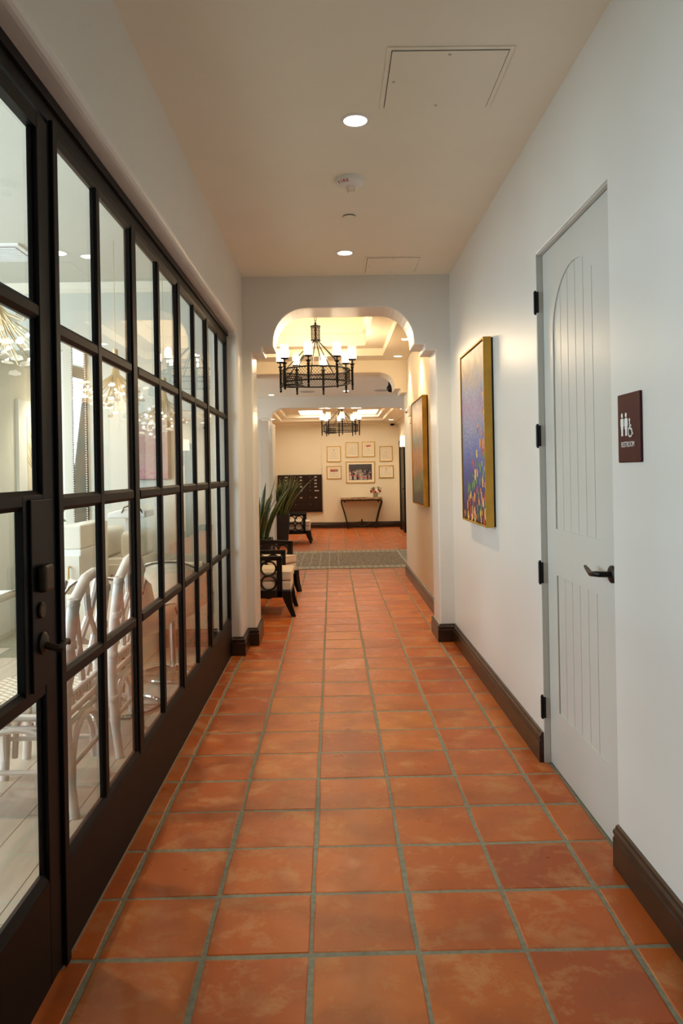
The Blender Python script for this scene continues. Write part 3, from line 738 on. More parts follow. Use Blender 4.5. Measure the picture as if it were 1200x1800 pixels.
mb.prism([(u + 0.006 * cos(k * pi / 6), v + 0.049 + 0.006 * sin(k * pi / 6)) for k in range(12)], 0, 0.0015, 'z')
def stroke(mb, pts, w=0.0036):
    for a, c in zip(pts[:-1], pts[1:]):
        d = (Vector(c) - Vector(a)).normalized(); nn = Vector((-d.y, d.x)) * w
        mb.prism([tuple(Vector(a) + nn), tuple(Vector(a) - nn), tuple(Vector(c) - nn), tuple(Vector(c) + nn)], 0, 0.0015, 'z')
stroke(mb, [(u, v + 0.043), (u + 0.002, v + 0.021), (u + 0.016, v + 0.019), (u + 0.021, v + 0.003), (u + 0.027, v + 0.005)])
stroke(mb, [(u + 0.001, v + 0.032), (u + 0.013, v + 0.030)])
stroke(mb, [(u + 0.004 + 0.016 * cos(radians(a)), v + 0.010 + 0.016 * sin(radians(a))) for a in range(110, 350, 24)], 0.0028)
onsign(mb).build('pictogram', M['sign_white'], sg)
t = text_mesh('RESTROOM', 0.0235, 0.0015, M['sign_white'])
o = link('lettering', t, sg); o.matrix_local = Matrix.Translation(-Vector(sg.location)) @ Matrix(((0, 0, -1, SX), (-1, 0, 0, 2.580 - 0.088), (0, 1, 0, 1.436 + 0.060), (0, 0, 0, 1))) @ Matrix.Diagonal((0.92, 1.12, 1, 1))

# ================================================================== CEILING FITTINGS
def hatch(x0, x1, y0, y1, label):
    r = root('access_hatch', ((x0 + x1) / 2, (y0 + y1) / 2, ZC), label, 'hatch', 'ceiling access hatches')
    MB().box(x0, x1, y0, y1, ZC - 0.004, ZC).build('rim', M['ceiling'], r, bevel=0.002)
    g_ = 0.022
    MB().box(x0 + g_ - 0.003, x1 - g_ + 0.003, y0 + g_ - 0.003, y1 - g_ + 0.003, ZC - 0.0048, ZC - 0.0039).build('shadow_gap', M['dark_gap'], r)
    MB().box(x0 + g_, x1 - g_, y0 + g_, y1 - g_, ZC - 0.0075, ZC - 0.0045).build('flap', M['ceiling'], r)
    for (a, c) in (((x0 + x1) / 2, y0 + 0.045), (x0 + 0.045, (y0 + y1) / 2), ((x0 + x1) / 2, y1 - 0.045)):
        MB().lathe([(0.006, 0), (0.006, 0.002)], (a, c, ZC - 0.0095), 10).build('screw', M['label'], r)
    return r
hatch(0.24, 0.735, 2.862, 3.355, 'square flush ceiling access hatch nearest above the restroom door')
hatch(0.278, 0.72, 5.66, 6.12, 'square flush ceiling access hatch just before the archway')

def downlight(x, y, z, label, group, power, r=0.055, col=SOFT, angle=110, aim=None, disc=None):
    t = root('recessed_downlight', (x, y, z), label, 'downlight', group)
    MB().lathe([(r + 0.014, 0.0), (r + 0.013, -0.004), (r, -0.005), (r - 0.003, 0.0)], (x, y, z), 28).build('trim_ring', M['white_metal'], t, smooth=True)
    MB().lathe([(r - 0.002, -0.0035), (r - 0.002, -0.0015)], (x, y, z), 28).build('lamp', disc or M['lamp_disc'], t)
    if power > 0: spot('downlight_beam', (x, y, z - 0.02), aim or (x, y, 0), power, col, angle, 0.8, r * 0.8, t)
    return t
downlight(0.137, 3.458, ZC, 'lit round recessed downlight nearest in the corridor ceiling', 'corridor downlights', 15, col=(1.0, 0.79, 0.50), angle=85)
downlight(0.125, 5.55, ZC, 'lit round recessed downlight by the far access hatch', 'corridor downlights', 78, col=(1.0, 0.79, 0.50), angle=125)
downlight(0.836, 8.21, ZL, 'lit recessed downlight over the garden painting', 'lounge downlights', 75, 0.05, WARM, 92, (0.62, 8.0, 0.0))
downlight(0.856, 9.43, ZL, 'lit recessed downlight nearest the middle arch', 'lounge downlights', 50, 0.05, WARM, 92, (0.70, 9.3, 0.0))
for (x, y, lb) in ((-1.03, 13.05, 'small lit downlight over the far left column in the cross hall'), (0.26, 12.6, 'small lit downlight above the far chandelier in the cross hall')):
    downlight(x, y, ZH, lb, 'cross hall downlights', 10 if x < 0 else 4, 0.05, DAY, 60)
for (x, y, lb) in ((-1.35, 15.2, 'lit downlight at the left edge of the far tray ceiling'), (-1.36, 17.3, 'lit downlight above the mailboxes'), (1.45, 18.1, 'lit downlight in the far right ceiling corner'), (1.45, 15.0, 'lit downlight by the far right wall')):
    downlight(x, y, ZF, lb, 'far room downlights', 22, 0.06, SOFT, 100)

al = root('fire_alarm', (0.129, 4.157, ZC), 'round white ceiling strobe detector with red FIRE lettering', 'alarm')
c0 = (0.129, 4.157, ZC)
MB().lathe([(0.080, 0), (0.082, -0.010), (0.078, -0.024), (0.060, -0.036), (0.03, -0.040)], c0, 32).build('housing', M['white_metal'], al, smooth=True)
MB().lathe([(0.026, -0.038), (0.026, -0.052), (0.018, -0.064), (0.008, -0.066)], c0, 16).build('strobe_lens', M['shade_glass'], al, smooth=True)
for a in range(3):
    MB().tube([(c0[0] + 0.026 * cos(a * 2.1), c0[1] + 0.026 * sin(a * 2.1), ZC - 0.038), (c0[0] + 0.022 * cos(a * 2.1), c0[1] + 0.022 * sin(a * 2.1), ZC - 0.066)], 0.003, 6).build('lens_bracket', M['chrome'], al)
for k, ch in enumerate('FIRE'):
    ang = radians(-90 - 58 + k * 15)
    me = text_mesh(ch, 0.026, 0.0008, M['red'])
    o = link('lettering', me, al)
    rad = 0.0705; nrm = Vector((cos(ang) * 0.62, sin(ang) * 0.62, -0.78)).normalized()
    uu = Vector((-sin(ang), cos(ang), 0)); vv = nrm.cross(uu)
    o.matrix_local = Matrix(((uu.x, vv.x, nrm.x, rad * cos(ang)), (uu.y, vv.y, nrm.y, rad * sin(ang)), (uu.z, vv.z, nrm.z, -0.0315), (0, 0, 0, 1)))
sp = root('sprinkler_cover', (0.14, 4.76, ZC), 'flat round concealed sprinkler cover on the corridor ceiling', 'sprinkler')
MB().lathe([(0.040, 0), (0.040, -0.006)], (0.14, 4.76, ZC), 26).build('shadow_collar', M['dark_gap'], sp)
MB().lathe([(0.043, -0.006), (0.043, -0.010), (0.040, -0.011)], (0.14, 4.76, ZC), 26).build('cap', M['ceiling'], sp)

def speaker_disc(x, y, z, label):
    r = root('ceiling_speaker', (x, y, z), label, 'speaker', 'cross hall ceiling speakers')
    MB().lathe([(0.13, 0), (0.13, -0.006), (0.115, -0.010)], (x, y, z), 28).build('rim', M['label'], r, smooth=True)
    MB().lathe([(0.115, -0.009), (0.11, -0.012)], (x, y, z), 28).build('grille', M['label'], r)
speaker_disc(-0.39, 12.6, ZH, 'round grey ceiling speaker left of the middle in the cross hall')
speaker_disc(0.86, 12.6, ZH, 'round grey ceiling speaker at the right in the cross hall')
dm = root('dome_camera', (0.83, 10.35, ZH), 'black dome security camera tucked behind the middle arch', 'camera')
MB().box(0.80, 0.86, 10.32, 10.38, 2.60, ZH).build('stem', M['black_metal'], dm)
MB().ball((0.83, 10.35, 2.56), 0.055, 14, 8).build('dome', M['black_metal'], dm, smooth=True)
fcm = root('bullet_camera', (1.54, 18.9, 2.60), 'small dark security camera in the far right corner under the cornice', 'camera')
MB().tube([(1.60, YF - 0.01, 2.60), (1.55, YF - 0.1, 2.585)], 0.018, 8).build('arm', M['black_metal'], fcm)
MB().ball((1.53, YF - 0.13, 2.58), (0.05, 0.035, 0.032), 10, 6).build('head', M['black_metal'], fcm, smooth=True)

# ================================================================== PAINTINGS
def canvas(name, y0, y1, z0, z1, artm, label, cat='painting', xw=XR, depth=0.062):
    r = root(name, (xw, (y0 + y1) / 2, z0), label, cat)
    xf = xw - depth; t_ = 0.012
    mb = MB(); mb.box(xf, xw - 0.012, y0, y0 + t_, z0, z1).box(xf, xw - 0.012, y1 - t_, y1, z0, z1).box(xf, xw - 0.012, y0 + t_, y1 - t_, z0, z0 + t_).box(xf, xw - 0.012, y0 + t_, y1 - t_, z1 - t_, z1)
    tag(mb.build('frame', M['gold'], r, bevel=0.0015), 'gold leaf floater frame')
    MB().box(xw - 0.035, xw - 0.001, y0 + 0.004, y1 - 0.004, z0 + 0.004, z1 - 0.004).build('backing', M['dark_gap'], r)  # black sheet put in for the shadow gap behind the frame
    g_ = 0.020
    MB().box(xf + 0.008, xw - 0.03, y0 + g_, y1 - g_, z0 + g_, z1 - g_).build('canvas', artm, None)
    c = [o for o in COL.objects if o.name.startswith('canvas')][-1]
    c.parent = r; c.matrix_parent_inverse = Matrix.Translation(-Vector(r.location))
    return r, xf + 0.008
pr, xc = canvas('pond_painting', 4.575, 5.41, 1.062, 2.235, M['pond_art'], 'gold framed painting of colourful leaves on rippling blue water')
# leaves painted on the water: thin daubs of paint
rg = random.Random(3)
cols = [mat('daub_orange', (0.78, 0.26, 0.03), 0.5), mat('daub_yellow', (0.70, 0.52, 0.08), 0.5), mat('daub_red', (0.55, 0.07, 0.03), 0.5), mat('daub_green', (0.16, 0.28, 0.07), 0.5), mat('daub_salmon', (0.80, 0.38, 0.16), 0.5)]
mb = MB()
placed = []
for k in range(150):
    for tr in range(12):
        w = rg.random(); yy = 4.61 + 0.76 * (rg.random() ** 1.25); zz = 1.09 + 0.80 * (rg.random() ** 1.7)
        u = (yy - 4.61) / 0.76; h_ = (zz - 1.09) / 0.80
        if u < 1.0 - 0.95 * h_ and (h_ < 0.35 or u < 0.62): break
    s_ = rg.uniform(0.014, 0.034) * (1.15 - 0.4 * h_)
    if any((yy - a) ** 2 + (zz - c) ** 2 < (0.8 * (s_ + d)) ** 2 for a, c, d in placed): continue
    placed.append((yy, zz, s_))
    mb.cur = rg.choice([0, 0, 1, 1, 2, 3, 3, 4])
    a0 = rg.uniform(0, 2 * pi); ex = rg.uniform(0.6, 1.0)
    poly_ = []
    for q in range(9):
        a = a0 + 0.35 + (2 * pi - 0.7) * q / 8
        poly_.append((yy + s_ * cos(a) * ex, zz + s_ * sin(a) * 1.15))
    poly_.append((yy, zz))
    mb.prism(poly_, xc - 0.0012, xc + 0.0002, 'x')
d_ = mb.build('painted_leaves', cols, pr); tag(d_, kind='stuff')
canvas('garden_painting', 7.70, 8.76, 1.04, 2.20, M['garden_art'], 'gold framed impressionist landscape in orange green and grey on the lounge wall')

# small white devices on the lounge wall edge
hs = root('horn_strobe', (XR, 9.48, 2.12), 'white horn strobe alarm on the wall past the garden painting', 'alarm')
MB().box(XR - 0.03, XR, 9.36, 9.50, 2.105, 2.24).build('housing', M['white_metal'], hs, bevel=0.006)
MB().ball((XR - 0.045, 9.43, 2.17), (0.03, 0.03, 0.03), 10, 6).build('strobe_lens', M['chrome'], hs, smooth=True)
ts = root('wall_sensor', (XR, 9.3, 2.0), 'small white wall sensor below the horn strobe', 'sensor')
MB().box(XR - 0.022, XR, 9.33, 9.43, 2.005, 2.075).build('housing', M['white_metal'], ts, bevel=0.005)

# ================================================================== IRON RING CHANDELIERS
def ring_chandelier():
    r = root('ring_chandelier', (0, 0, 0), '', 'chandelier', 'wrought iron ring chandeliers', worldspace=False)
    RR, Z0, Z1 = 0.372, 2.405, 2.548
    I = M['black_metal']
    circ = lambda rad, z, n=48: [(rad * cos(2 * pi * k / n), rad * sin(2 * pi * k / n), z) for k in range(n)]
    MB().tube(circ(RR, Z0), 0.0085, 6, True).build('ring', I, r, smooth=True)
    MB().tube(circ(RR, Z1), 0.0085, 6, True).build('ring', I, r, smooth=True)
    def lattice(rad, za, zb, N, turn, w):
        mb = MB()
        for sgn in (1, -1):
            for k in range(N):
                pts = []
                for q in range(4):
                    a = 2 * pi * k / N + sgn * turn * q / 3
                    pts.append((rad * cos(a), rad * sin(a), za + (zb - za) * q / 3))
                mb.tube(pts, w, 3)
        return mb
    tag(lattice(RR, Z0, Z1, 72, 0.34, 0.0021).build('mesh_screen', I, r), kind='stuff')
    # canopy drum
    mb = MB().lathe([(0.058, 3.030), (0.056, 3.040), (0.022, 3.052)], n=24).lathe([(0.056, 2.868), (0.056, 2.882)], n=24).tube([(0, 0, 2.86), (0, 0, 3.08)], 0.012, 8)
    dcan = mb.build('canopy_drum', I, r, smooth=True)
    tag(lattice(0.049, 2.88, 3.03, 18, 1.1, 0.0020).build('mesh_screen', I, dcan), kind='stuff')
    # small mesh lantern drum hanging at the rim
    q = (-0.255, -0.13, 0)
    mb = MB().tube([(q[0] + 0.125 * cos(a * pi / 14), q[1] + 0.125 * sin(a * pi / 14), 2.365) for a in range(28)], 0.008, 6, True)
    mb.tube([(q[0] + 0.095 * cos(a * pi / 14), q[1] + 0.095 * sin(a * pi / 14), 2.46) for a in range(28)], 0.005, 6, True)
    for a in range(5):
        mb.tube([(q[0] + 0.11 * cos(a * 1.2566), q[1] + 0.11 * sin(a * 1.2566), 2.365), (q[0] + 0.095 * cos(a * 1.2566), q[1] + 0.095 * sin(a * 1.2566), 2.46)], 0.004, 5)
    ld = mb.build('lower_drum', I, r, smooth=True)
    l2 = lattice(0.10, 2.37, 2.46, 26, 0.55, 0.0020).shift(q)
    tag(l2.build('mesh_screen', I, ld), kind='stuff')
    for k in range(8):
        a = radians(34.5 + 45 * k); a2 = a + radians(22)
        MB().tube([(0.035 * cos(a2), 0.035 * sin(a2), 2.868), (0.368 * cos(a2), 0.368 * sin(a2), Z1 - 0.02)], 0.006, 6).build('stay_rod', I, r, smooth=True)
        x, y = 0.405 * cos(a), 0.405 * sin(a)
        mb = MB().lathe([(0.004, 2.315), (0.013, 2.325), (0.013, 2.336), (0.006, 2.345), (0.019, 2.352), (0.006, 2.360), (0.0135, 2.368), (0.0135, 2.560), (0.020, 2.568), (0.014, 2.585), (0.018, 2.592), (0.032, 2.606), (0.014, 2.603), (0.011, 2.615), (0.011, 2.640), (0.040, 2.646), (0.046, 2.655), (0.044, 2.659)], (x, y, 0), 14)
        for q2 in (2.42, 2.53):
            mb.tube([(RR * cos(a), RR * sin(a), q2), (x, y, q2)], 0.006, 5)
        cd = mb.build('candle_post', I, r, smooth=True)
        MB().lathe([(0.0475, 2.657), (0.0475, 2.805), (0.0455, 2.805), (0.0455, 2.660)], (x, y, 0), 18).build('glass_shade', M['shade_glass'], cd, smooth=True)
        MB().lathe([(0.026, 2.660), (0.030, 2.675), (0.030, 2.74), (0.022, 2.762), (0.008, 2.772)], (x, y, 0), 12).build('bulb', M['candle'], cd, smooth=True)
    # chain
    ch = MB()
    z = 3.052; k = 0
    while z < 3.36:
        ax = k % 2
        pts = []
        for q in range(10):
            a = 2 * pi * q / 10
            u, w = 0.012 * cos(a), 0.026 * sin(a)
            pts.append((u if ax else 0, 0 if ax else u, z + 0.026 + w))
        ch.tube(pts, 0.0032, 5, True); z += 0.040; k += 1
    tag(ch.build('chain', I, r, smooth=True))
    return r
ch1 = ring_chandelier(); ch1.location = (-0.155, 8.3, 0)
ch1['label'] = 'black iron ring chandelier with lit glass candle shades nearest in the lounge'
ch2 = copy_tree(ch1, (0.19, 14.9, 0.008), radians(15), 'smaller lit iron ring chandelier hung close under the far room ceiling')
ch2.scale = (0.92, 0.92, 0.92)
for o in [o for o in bpy.data.objects if o.parent == ch2 and o.name.startswith('chain')]:
    bpy.data.objects.remove(o)

# luminous panels in the far tray
for (xa, xb, lb) in ((-0.72, -0.20, 'bright luminous ceiling panel left of the far chandelier'), (0.62, 1.06, 'bright luminous ceiling panel right of the far chandelier')):
    lp = root('light_panel', ((xa + xb) / 2, 17.3, 2.815), lb, 'light panel', 'luminous panels in the far tray ceiling')
    MB().box(xa - 0.03, xb + 0.03, 16.8, 17.93, 2.80, 2.815).build('rim', M['white_metal'], lp)
    MB().box(xa, xb, 16.83, 17.9, 2.795, 2.801).build('diffuser', M['skylight'], lp)

# ================================================================== LOUNGE ARMCHAIRS
def ring_armchair():
    r = root('ring_armchair', (0, 0, 0), '', 'armchair', 'dark armchairs with ring pattern arms', worldspace=False)
    W = M['black_wood']
    # base and cushion (facing +x)
    MB().box(-0.30, 0.365, -0.27, 0.27, 0.255, 0.345).build('seat_base', M['upholstery'], r, bevel=0.012, seg=3)
    cu = MB(); n = 10; m_ = 8; vs = []; fs = []
    for z, ins in ((0.350, 0.012), (0.362, 0.0), (0.428, 0.0), (0.446, 0.008)):
        pass
    cu.box(-0.28, 0.375, -0.268, 0.268, 0.350, 0.440)
    c = cu.build('seat_cushion', M['upholstery'], r, bevel=0.022, seg=3)
    top = MB()
    for i in range(9):
        for j in range(9):
            x = -0.27 + 0.635 * i / 8; y = -0.255 + 0.51 * j / 8
            top.v.append((x, y, 0.432 + 0.035 * (sin(pi * i / 8) * sin(pi * j / 8)) ** 0.45))
    for i in range(8):
        for j in range(8):
            a = i * 9 + j; top.f.append([a, a + 9, a + 10, a + 1]); top.mi.append(0)
    top.build('crown', M['upholstery'], c, smooth=True)
    for y in (-1, 1):
        MB().tube([(0.374, -0.26, 0.435), (0.374, 0.26, 0.435)] if y > 0 else [(-0.27, -0.267, 0.435), (0.374, -0.267, 0.435)], 0.004, 6).build('piping', M['shell'], c)
    # back
    bk = MB().prism([(-0.30, 0.30), (-0.235, 0.42), (-0.33, 0.90), (-0.42, 0.90), (-0.38, 0.30)], -0.27, 0.27, 'y')
    bk.build('backrest', M['upholstery'], r, bevel=0.03, seg=3)
    MB().prism([(-0.385, 0.20), (-0.345, 0.20), (-0.425, 0.93), (-0.46, 0.93)], -0.31, -0.265, 'y').prism([(-0.385, 0.20), (-0.345, 0.20), (-0.425, 0.93), (-0.46, 0.93)], 0.265, 0.31, 'y').box(-0.46, -0.42, -0.31, 0.31, 0.90, 0.94).build('back_frame', W, r, bevel=0.006)
    for s in (-1, 1):
        y0, y1 = (s * 0.268, s * 0.312)
        y0, y1 = min(y0, y1), max(y0, y1)
        mb = MB().box(-0.42, 0.285, y0, y1, 0.556, 0.600).box(0.232, 0.285, y0, y1, 0.19, 0.58).box(-0.38, 0.285, y0, y1, 0.19, 0.258)
        arm = mb.build('arm_frame', W, r, bevel=0.006)
        yc = (y0 + y1) / 2
        for i in range(3):
            for j in range(2):
                cx, cz = 0.232 - 0.081 - i * 0.150, 0.258 + 0.078 + j * 0.142
                MB().tube([(cx + 0.074 * cos(2 * pi * k / 20), yc, cz + 0.070 * sin(2 * pi * k / 20)) for k in range(20)], 0.0105, 6, True).build('ring', M['ring_wood'], arm, smooth=True)
        # sabre front leg and raked rear leg
        yl0, yl1 = (s * 0.255, s * 0.312); yl0, yl1 = min(yl0, yl1), max(yl0, yl1)
        front = [(0.26, 0.255), (0.370, 0.255), (0.372, 0.19), (0.385, 0.10), (0.408, 0.02), (0.415, 0.0), (0.372, 0.0), (0.345, 0.055), (0.310, 0.13), (0.285, 0.195)]
        MB().prism(front, yl0, yl1, 'y').build('leg', W, r, bevel=0.004)
        rear = [(-0.39, 0.20), (-0.32, 0.20), (-0.345, 0.12), (-0.40, 0.0), (-0.44, 0.0), (-0.41, 0.10)]
        MB().prism(rear, yl0, yl1, 'y').build('leg', W, r, bevel=0.004)
    MB().box(0.30, 0.366, -0.26, 0.26, 0.215, 0.256).build('front_rail', W, r, bevel=0.003)
    return r
a1 = ring_armchair(); a1.location = (-0.795, 7.70, 0)
a1['label'] = 'dark ring arm chair with cream seat nearest just past the archway'
copy_tree(a1, (-0.897, 8.94, 0), radians(-35), 'dark ring arm chair turned toward the camera behind the nearest armchair')
copy_tree(a1, (-0.83, 15.25, 0), 0, 'dark ring arm chair below the mailboxes beside the tall planter')

# ================================================================== PLANTERS
def planter(name, x, y, wb, wt, h, seed, nleaf, hmax, spread, label, lean=(0, 0)):
    r = root(name, (x, y, 0), label, 'plant', 'snake plants in tapered planters')
    mb = MB(); a, b2 = wb / 2, wt / 2
    mb.add([(x - a, y - a, 0), (x + a, y - a, 0), (x + a, y + a, 0), (x - a, y + a, 0), (x - b2, y - b2, h), (x + b2, y - b2, h), (x + b2, y + b2, h), (x - b2, y + b2, h),
            (x - b2 + .02, y - b2 + .02, h), (x + b2 - .02, y - b2 + .02, h), (x + b2 - .02, y + b2 - .02, h), (x - b2 + .02, y + b2 - .02, h),
            (x - b2 + .02, y - b2 + .02, h - .05), (x + b2 - .02, y - b2 + .02, h - .05), (x + b2 - .02, y + b2 - .02, h - .05), (x - b2 + .02, y + b2 - .02, h - .05)],
           [(0, 3, 2, 1)] + [(k, (k + 1) % 4, 4 + (k + 1) % 4, 4 + k) for k in range(4)] + [(4 + k, 4 + (k + 1) % 4, 8 + (k + 1) % 4, 8 + k) for k in range(4)] + [(8 + k, 8 + (k + 1) % 4, 12 + (k + 1) % 4, 12 + k) for k in range(4)])
    mb.build('pot', M['planter'], r)
    MB().box(x - b2 + .015, x + b2 - .015, y - b2 + .015, y + b2 - .015, h - .07, h - .045).build('soil', M['soil'], r)
    rg = random.Random(seed)
    for k in range(nleaf):
        ang = rg.uniform(0, 2 * pi); d0 = rg.uniform(0, b2 * 0.7)
        bx, by = x + d0 * cos(ang), y + d0 * sin(ang)
        L_ = hmax * rg.uniform(0.55, 1.0); tilt = spread * (0.25 + d0 / b2) * rg.uniform(0.4, 1.3)
        w = rg.uniform(0.025, 0.042); face = rg.uniform(0, pi)
        fx, fy = cos(face), sin(face); tw = rg.uniform(-0.8, 0.8)
        mb = MB(); N = 7; vs = []
        for q in range(N + 1):
            t = q / N
            ww = w * (0.55 + 1.1 * t) * (1 - t ** 3.2) if t < 1 else 0.0
            cxp = bx + (cos(ang) * tilt + lean[0]) * L_ * t ** 1.5; cyp = by + (sin(ang) * tilt + lean[1]) * L_ * t ** 1.5; cz = h - .05 + L_ * t * (1 - 0.12 * tilt * t)
            f2 = face + tw * t; ux, uy = cos(f2), sin(f2)
            for s_, dn in ((-1.0, 0), (-0.82, 0.003), (0, 0.009), (0.82, 0.003), (1.0, 0)):
                vs.append((cxp + ux * ww * s_ - uy * dn, cyp + uy * ww * s_ + ux * dn, cz))
            for s_, dn in ((0.82, -0.003), (0, -0.001), (-0.82, -0.003)):
                vs.append((cxp + ux * ww * s_ - uy * dn, cyp + uy * ww * s_ + ux * dn, cz))
        for q in range(N):
            for e in range(8):
                e2 = (e + 1) % 8
                mb.cur = 1 if e in (0, 3, 4, 7) else 0
                mb.add([], []); mb.f.append([q * 8 + e, q * 8 + e2, (q + 1) * 8 + e2, (q + 1) * 8 + e]); mb.mi.append(mb.cur)
        mb.v = vs
        mb.build('leaf', [M['leaf'], M['leaf_edge']], r, smooth=True)
    return r
planter('potted_snake_plant', -1.015, 14.72, 0.25, 0.34, 0.60, 4, 60, 0.84, 0.62, 'tall charcoal planter of snake plant in front of the mailboxes', (0.16, 0.06))
planter('potted_snake_plant', -1.03, 10.62, 0.26, 0.34, 0.50, 8, 24, 0.86, 0.42, 'charcoal planter of snake plant half hidden by the arch pier', (0.16, 0))

# columns by the far left
cl = root('column', (-1.235, 12.85, 0), 'slim pale square column with a small capital beside the far arch', 'column', kind='structure')
MB().box(-1.285, -1.205, 12.80, 12.90, 0, 2.29).build('shaft', M['plaster'], cl, bevel=0.004)
MB().box(-1.30, -1.19, 12.785, 12.915, 2.29, 2.315).box(-1.315, -1.175, 12.77, 12.93, 2.315, 2.345).build('capital', M['plaster'], cl)
MB().box(-1.30, -1.19, 12.785, 12.915, 0, 0.12).build('plinth', M['plaster'], cl)
MB().box(-1.24, -1.07, 13.0, 13.05, 2.335, 2.375).build('trim_impost', M['plaster'])
struct(bpy.data.objects['trim_impost'], 'small moulded impost above the side opening', 'moulding')

# ================================================================== RUG
RX0, RX1, RY0, RY1 = -2.6, 1.75, 10.95, 13.44
ru = root('area_rug', (0, 12.2, 0), 'grey brown patterned area rug across the cross hall', 'rug')
MB().box(RX0, RX1, RY0, RY1, -0.001, 0.007).build('border', M['rug_border'], ru)
MB().box(RX0 + 0.42, RX1 - 0.62, RY0 + 0.36, RY1 - 0.36, 0.006, 0.009).build('field', M['rug'], ru)
mb = MB(); rg = random.Random(2)
for k in range(16):
    x = RX0 + 0.5 + k * 0.145
    mb.box(x, x + 0.008, RY0 + 0.30, RY1 - 0.30, 0.0088, 0.0096)
mb.box(RX1 - 0.64, RX1 - 0.61, RY0 + 0.3, RY1 - 0.3, 0.0088, 0.0096)
mb.build('stripes', M['rug_line'], ru); 
mb = MB()
for yb in (RY0 + 0.05, RY0 + 0.17, RY1 - 0.30, RY1 - 0.16):
    x = RX0 + 0.05
    while x < RX1 - 0.1:
        mb.box(x, x + 0.05, yb, yb + 0.07, 0.0065, 0.0080); x += 0.085
tag(mb.build('border_motifs', M['rug_line'], ru), kind='stuff')

# ================================================================== FAR WALL: certificates, mailboxes, console
def frame_y(name, x0, x1, z0, z1, label, kind, seed):
    yw = YF
    r = root(name, ((x0 + x1) / 2, yw, z0), label, 'picture frame', 'gold framed certificates on the far wall')
    t_ = 0.022; yf = yw - 0.024
    MB().box(x0, x0 + t_, yf, yw, z0, z1).box(x1 - t_, x1, yf, yw, z0, z1).box(x0 + t_, x1 - t_, yf, yw, z0, z0 + t_).box(x0 + t_, x1 - t_, yf, yw, z1 - t_, z1).build('frame', M['gold_frame'], r, bevel=0.003)
    MB().box(x0 + t_, x1 - t_, yw - 0.012, yw - 0.001, z0 + t_, z1 - t_).build('mat_board', M['matboard'], r)
    w, h = x1 - x0, z1 - z0
    if kind == 'photo': return r
    a, b2 = x0 + w * 0.19, x1 - w * 0.19; c, d = z0 + h * 0.19, z1 - h * 0.16
    yp = yw - 0.0135
    MB().box(a, b2, yp, yw - 0.011, c, d).build('paper', M['paper'], r)
    mb = MB(); e = 0.0035
    mb.box(a, b2, yp - .0008, yp, c, c + e).box(a, b2, yp - .0008, yp, d - e, d).box(a, a + e, yp - .0008, yp, c, d).box(b2 - e, b2, yp - .0008, yp, c, d)
    mb.build('border_line', M['ink'], r)
    rg = random.Random(seed); mb = MB(); z = d - h * (0.32 if kind in ('seal_red', 'banner') else 0.16)
    while z > c + h * 0.10:
        l = (b2 - a) * rg.uniform(0.25, 0.75); xm = (a + b2) / 2
        mb.box(xm - l / 2, xm + l / 2, yp - .0008, yp, z, z + 0.004); z -= h * rg.uniform(0.05, 0.075)
    tag(mb.build('printed_lines', M['faint_ink'], r), kind='stuff')
    xm = (a + b2) / 2
    if kind == 'seal_red':
        MB().prism([(xm - 0.075, d - 0.055), (xm - 0.02, d - 0.075), (xm + 0.03, d - 0.062), (xm + 0.075, d - 0.05), (xm + 0.05, d - 0.03), (xm - 0.03, d - 0.028)], yp - .001, yp, 'y').build('heading', M['red'], r)
    elif kind == 'banner':
        MB().box(a + 0.02, b2 - 0.02, yp - .001, yp, d - h * 0.16, d - h * 0.07).build('heading', M['flower_pink'], r)
        MB().box(a + 0.02, xm, yp - .001, yp, d - h * 0.27, d - h * 0.16).build('heading', M['flower_red'], r)
        MB().box(xm, b2 - 0.02, yp - .001, yp, d - h * 0.27, d - h * 0.16).build('heading', M['ink'], r)
    elif kind in ('crest', 'seal'):
        MB().lathe([(0.014, 0), (0.014, -0.001)], (xm, yp, d - 0.035), 10, 'y').build('emblem', M['ink'] if kind == 'crest' else M['red'], r)
    if kind in ('plain', 'signed'):
        MB().lathe([(0.013, 0), (0.013, -0.001)], (a + 0.045, yp, c + 0.06), 10, 'y').build('seal', M['gold_frame'], r)
    if kind == 'signed':
        MB().tube([(xm - 0.03 + 0.012 * k, yp - 0.001, c + 0.03 + 0.010 * (k % 2)) for k in range(8)], 0.002, 4).build('signature', M['ink'], r)
    return r
frame_y('framed_certificate', -0.125, 0.235, 1.668, 2.070, 'gold framed portrait certificate top left above the red and blue one', 'crest', 1)
frame_y('framed_certificate', 0.350, 0.680, 1.778, 2.163, 'gold framed portrait certificate left of the red headed one', 'plain', 2)
frame_y('framed_certificate', 0.766, 1.096, 1.783, 2.170, 'gold framed portrait certificate with a red heading', 'seal_red', 3)
frame_y('framed_certificate', 1.207, 1.540, 1.660, 2.048, 'gold framed portrait certificate at the top right end with a signature', 'signed', 4)
frame_y('framed_certificate', -0.134, 0.240, 1.238, 1.568, 'gold framed landscape certificate with orange red and blue banner', 'banner', 5)
frame_y('framed_certificate', 1.184, 1.560, 1.242, 1.560, 'gold framed landscape certificate with small red emblem on the right', 'seal', 6)
gp = frame_y('framed_group_photo', 0.352, 1.086, 1.126, 1.672, 'large gold framed group photograph with red ribbon above the console table', 'photo', 7)
gp['group'] = 'gold framed certificates on the far wall'
YP = YF - 0.0135
o = MB().box(0.425, 1.010, YP, YF - 0.011, 1.203, 1.600).build('photo_backdrop', M['photo_print'], None)
o.parent = gp; o.matrix_parent_inverse = Matrix.Translation(-Vector(gp.location))
